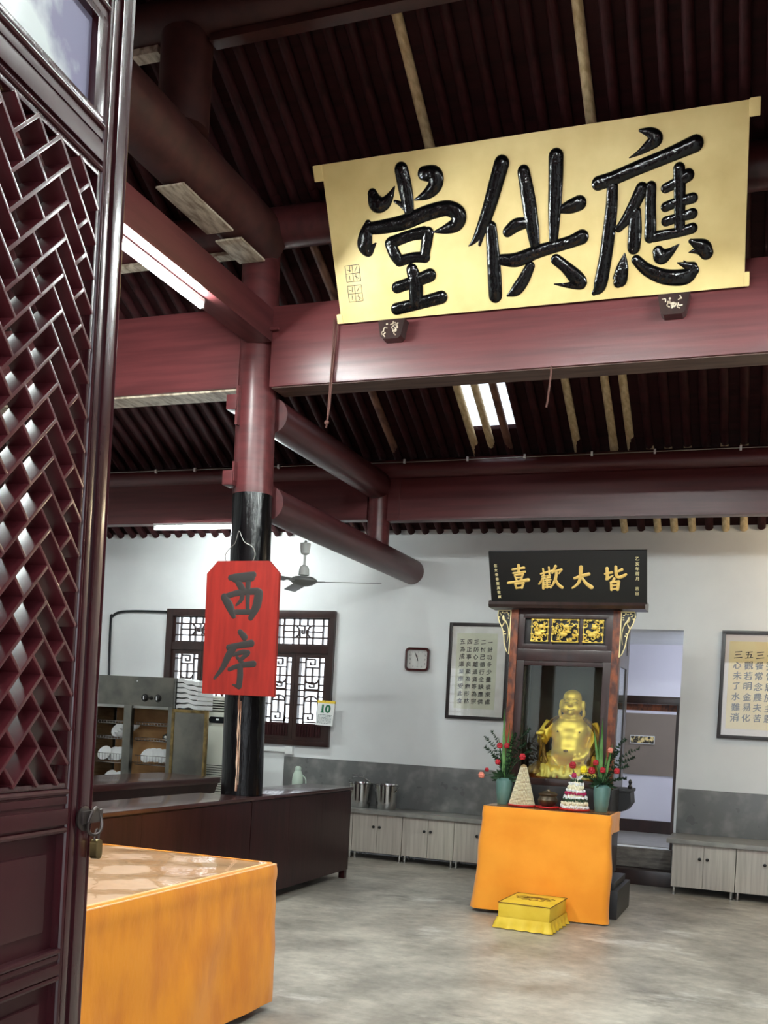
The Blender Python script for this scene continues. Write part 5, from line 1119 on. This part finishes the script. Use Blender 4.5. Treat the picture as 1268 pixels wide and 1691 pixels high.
# ------------------------------------------------------------------ the open lattice door leaf at the left
LR = Matrix.Rotation(math.atan2(-.9957, .0929), 4, 'Z')
t = thing('door_1', 'tall dark red lattice door leaf standing open at the left edge', 'door', (-1.224, 1.678, .06), LR, kind='structure')
LW, LH, TH = .66, 2.99, .055
Z0 = .06
def lb(nm, m, boxes, par=None, smooth=35, label=None):
    b = nb()
    for q in boxes: box(b, *q[:6], bev=(q[6] if len(q) > 6 else .004))
    return finish(nm, b, m, par or t, True, smooth, label)
def zz(z): return z-Z0
def moulded(b, x0, x1, z0, z1, along):
    """rail or stile with beads on the visible +Y face"""
    box(b, x0, x1, -TH, -.008, z0, z1, .003)
    if along == 'z':
        w = x1-x0
        for f, r in ((.06, .007), (.93, .006)): tube(b, [(x0+w*f, -.008, z0), (x0+w*f, -.008, z1)], r, 8)
        box(b, x0+w*.14, x0+w*.52, -.012, -.001, z0, z1, .004); box(b, x0+w*.64, x0+w*.84, -.012, -.004, z0, z1, .003)
    else:
        h = z1-z0
        for f, r in ((.08, .006), (.92, .006)): tube(b, [(x0, -.008, z0+h*f), (x1, -.008, z0+h*f)], r, 8)
        box(b, x0, x1, -.012, -.001, z0+h*.2, z0+h*.55, .004); box(b, x0, x1, -.012, -.005, z0+h*.65, z0+h*.82, .003)
ST = .085
b = nb(); moulded(b, 0, ST, 0, LH, 'z'); finish('stile', b, 'leaf', t, True)
b = nb(); moulded(b, LW-ST, LW, 0, LH, 'z'); finish('stile', b, 'leaf', t, True)
rails = [(2.492, 2.585), (1.26, 1.345), (.985, 1.045), (.30, .38), (.06, .16), (2.775, 3.05)]
for z0, z1 in rails:
    b = nb(); moulded(b, ST, LW-ST, zz(z0), zz(z1), 'x'); finish('rail', b, 'leaf_dull', t, True)
for z0, z1 in ((1.045, 1.26), (.38, .985), (.16, .30)):
    b = nb(); box(b, ST-.004, LW-ST+.004, -.036, -.024, zz(z0)-.004, zz(z1)+.004); box(b, ST+.035, LW-ST-.035, -.028, -.017, zz(z0)+.035, zz(z1)-.035, .006)
    finish('panel', b, 'leaf_dull', t, True)
b = nb()
for q in ((ST, ST+.010, 1.345, 2.492), (LW-ST-.010, LW-ST, 1.345, 2.492), (ST, LW-ST, 1.345, 1.355), (ST, LW-ST, 2.482, 2.492), (ST, ST+.034, 2.585, 2.775), (LW-ST-.034, LW-ST, 2.585, 2.775), (ST, LW-ST, 2.585, 2.597), (ST, LW-ST, 2.76, 2.775)):
    box(b, q[0], q[1], -.03, -.006, zz(q[2]), zz(q[3]), .003)
finish('inner_bead', b, 'leaf', t, True)
b = nb(); box(b, ST+.028, LW-ST-.028, -.024, -.020, zz(2.594), zz(2.764)); finish('upper_pane', b, 'leafglass', t, True)
b = nb(); box(b, ST+.002, LW-ST-.002, -.053, -.050, zz(1.347), zz(2.49)); finish('lattice_pane', b, 'glass', t, True)
# diagonal lattice: 1 x 4 blocks laid herringbone, each with one rung, bars at 45 degrees
cell = .0455; ca = math.cos(PI/4)
lx0, lx1, lz0, lz1 = ST+.008, LW-ST-.008, zz(1.353), zz(2.484)
def kcell(x, y): return (x-y) % 8
def clip(p, q):
    t0, t1 = 0.0, 1.0; dx, dz = q[0]-p[0], q[1]-p[1]
    for pp, qq in ((-dx, p[0]-lx0), (dx, lx1-p[0]), (-dz, p[1]-lz0), (dz, lz1-p[1])):
        if abs(pp) < 1e-12:
            if qq < 0: return None
        else:
            r = qq/pp
            if pp < 0: t0 = max(t0, r)
            else: t1 = min(t1, r)
    if t1-t0 < 1e-4: return None
    return (p[0]+dx*t0, p[1]+dz*t0), (p[0]+dx*t1, p[1]+dz*t1)
def node(i, j): return (lx0+.5*(i-j)*cell*ca*2+.0, lz0+.5*(i+j)*cell*ca*2-.35)
b = nb(); NB = 48
def lbar(p, q):
    c = clip(p, q)
    if not c: return
    p, q = c; L = math.hypot(q[0]-p[0], q[1]-p[1])
    if L < .006: return
    a = math.atan2(q[1]-p[1], q[0]-p[0])
    box(b, 0, L, -.050, -.002, -.0034, .0034, bev=.0012, X=Matrix.Translation((p[0], 0, p[1])) @ Matrix.Rotation(-a, 4, 'Y'))
for i in range(-NB, NB):
    run = None
    for j in range(-NB, NB+1):       # edges along j between cells (i-1, j) and (i, j)
        on = j < NB and kcell(i-1, j) not in (0, 2)
        if on and run is None: run = j
        if not on and run is not None: lbar(node(i, run), node(i, j)); run = None
for j in range(-NB, NB):
    run = None
    for i in range(-NB, NB+1):       # edges along i between cells (i, j-1) and (i, j)
        on = i < NB and kcell(i, j) not in (4, 6)
        if on and run is None: run = i
        if not on and run is not None: lbar(node(run, j), node(i, j)); run = None
finish('lattice', b, 'lattice', t, True, smooth=20)
b = nb(); ell(b, (-.006, -.055, zz(1.84)), (.022, .03, .03), seg=14, rings=10); finish('pull_knob', b, 'leaf', t, True)
h = thing('door_hasp', 'worn iron hasp ring on the edge of the open lattice door', 'hasp', (-1.21, 1.66, 1.28))
XL = Matrix.Translation((-1.224, 1.678, .06)) @ LR
b = nb(); lathe(b, [(.0, 0), (.022, 0), (.024, .004), (.014, .007), (.0, .008)], (0, 0, 0), 20); b.transform(XL @ Matrix.Translation((.035, -.001, zz(1.285))) @ Matrix.Rotation(R(-90), 4, 'X')); finish('rose_plate', b, 'iron', h)
b = nb(); Q = [(.010+.024*math.cos(a), .011+.003*math.sin(a*2), zz(1.278)+.026*math.sin(a)) for a in [2*PI*k/22 for k in range(23)]]; tube(b, [XL @ Vector(p) for p in Q], .0034, 8); finish('ring', b, 'iron', h)
b = nb(); box(b, -.02, .05, .004, .010, zz(1.275), zz(1.30), .003); b.transform(XL); finish('strap', b, 'iron', h)
pl = thing('padlock', 'small brass padlock hanging from the door hasp', 'padlock', (-1.22, 1.69, 1.2))
b = nb(); prism(b, rrect(-.010, .012, zz(1.205), zz(1.243), .009), .004, .018); b.transform(XL); finish('lock_body', b, 'brass', pl)
b = nb(); tube(b, [XL @ Vector(p) for p in catmull([(-.006, .011, zz(1.241)), (-.007, .011, zz(1.252)), (.001, .011, zz(1.262)), (.009, .011, zz(1.252)), (.008, .011, zz(1.241))], 5)], .002, 8); finish('shackle', b, 'iron', pl)
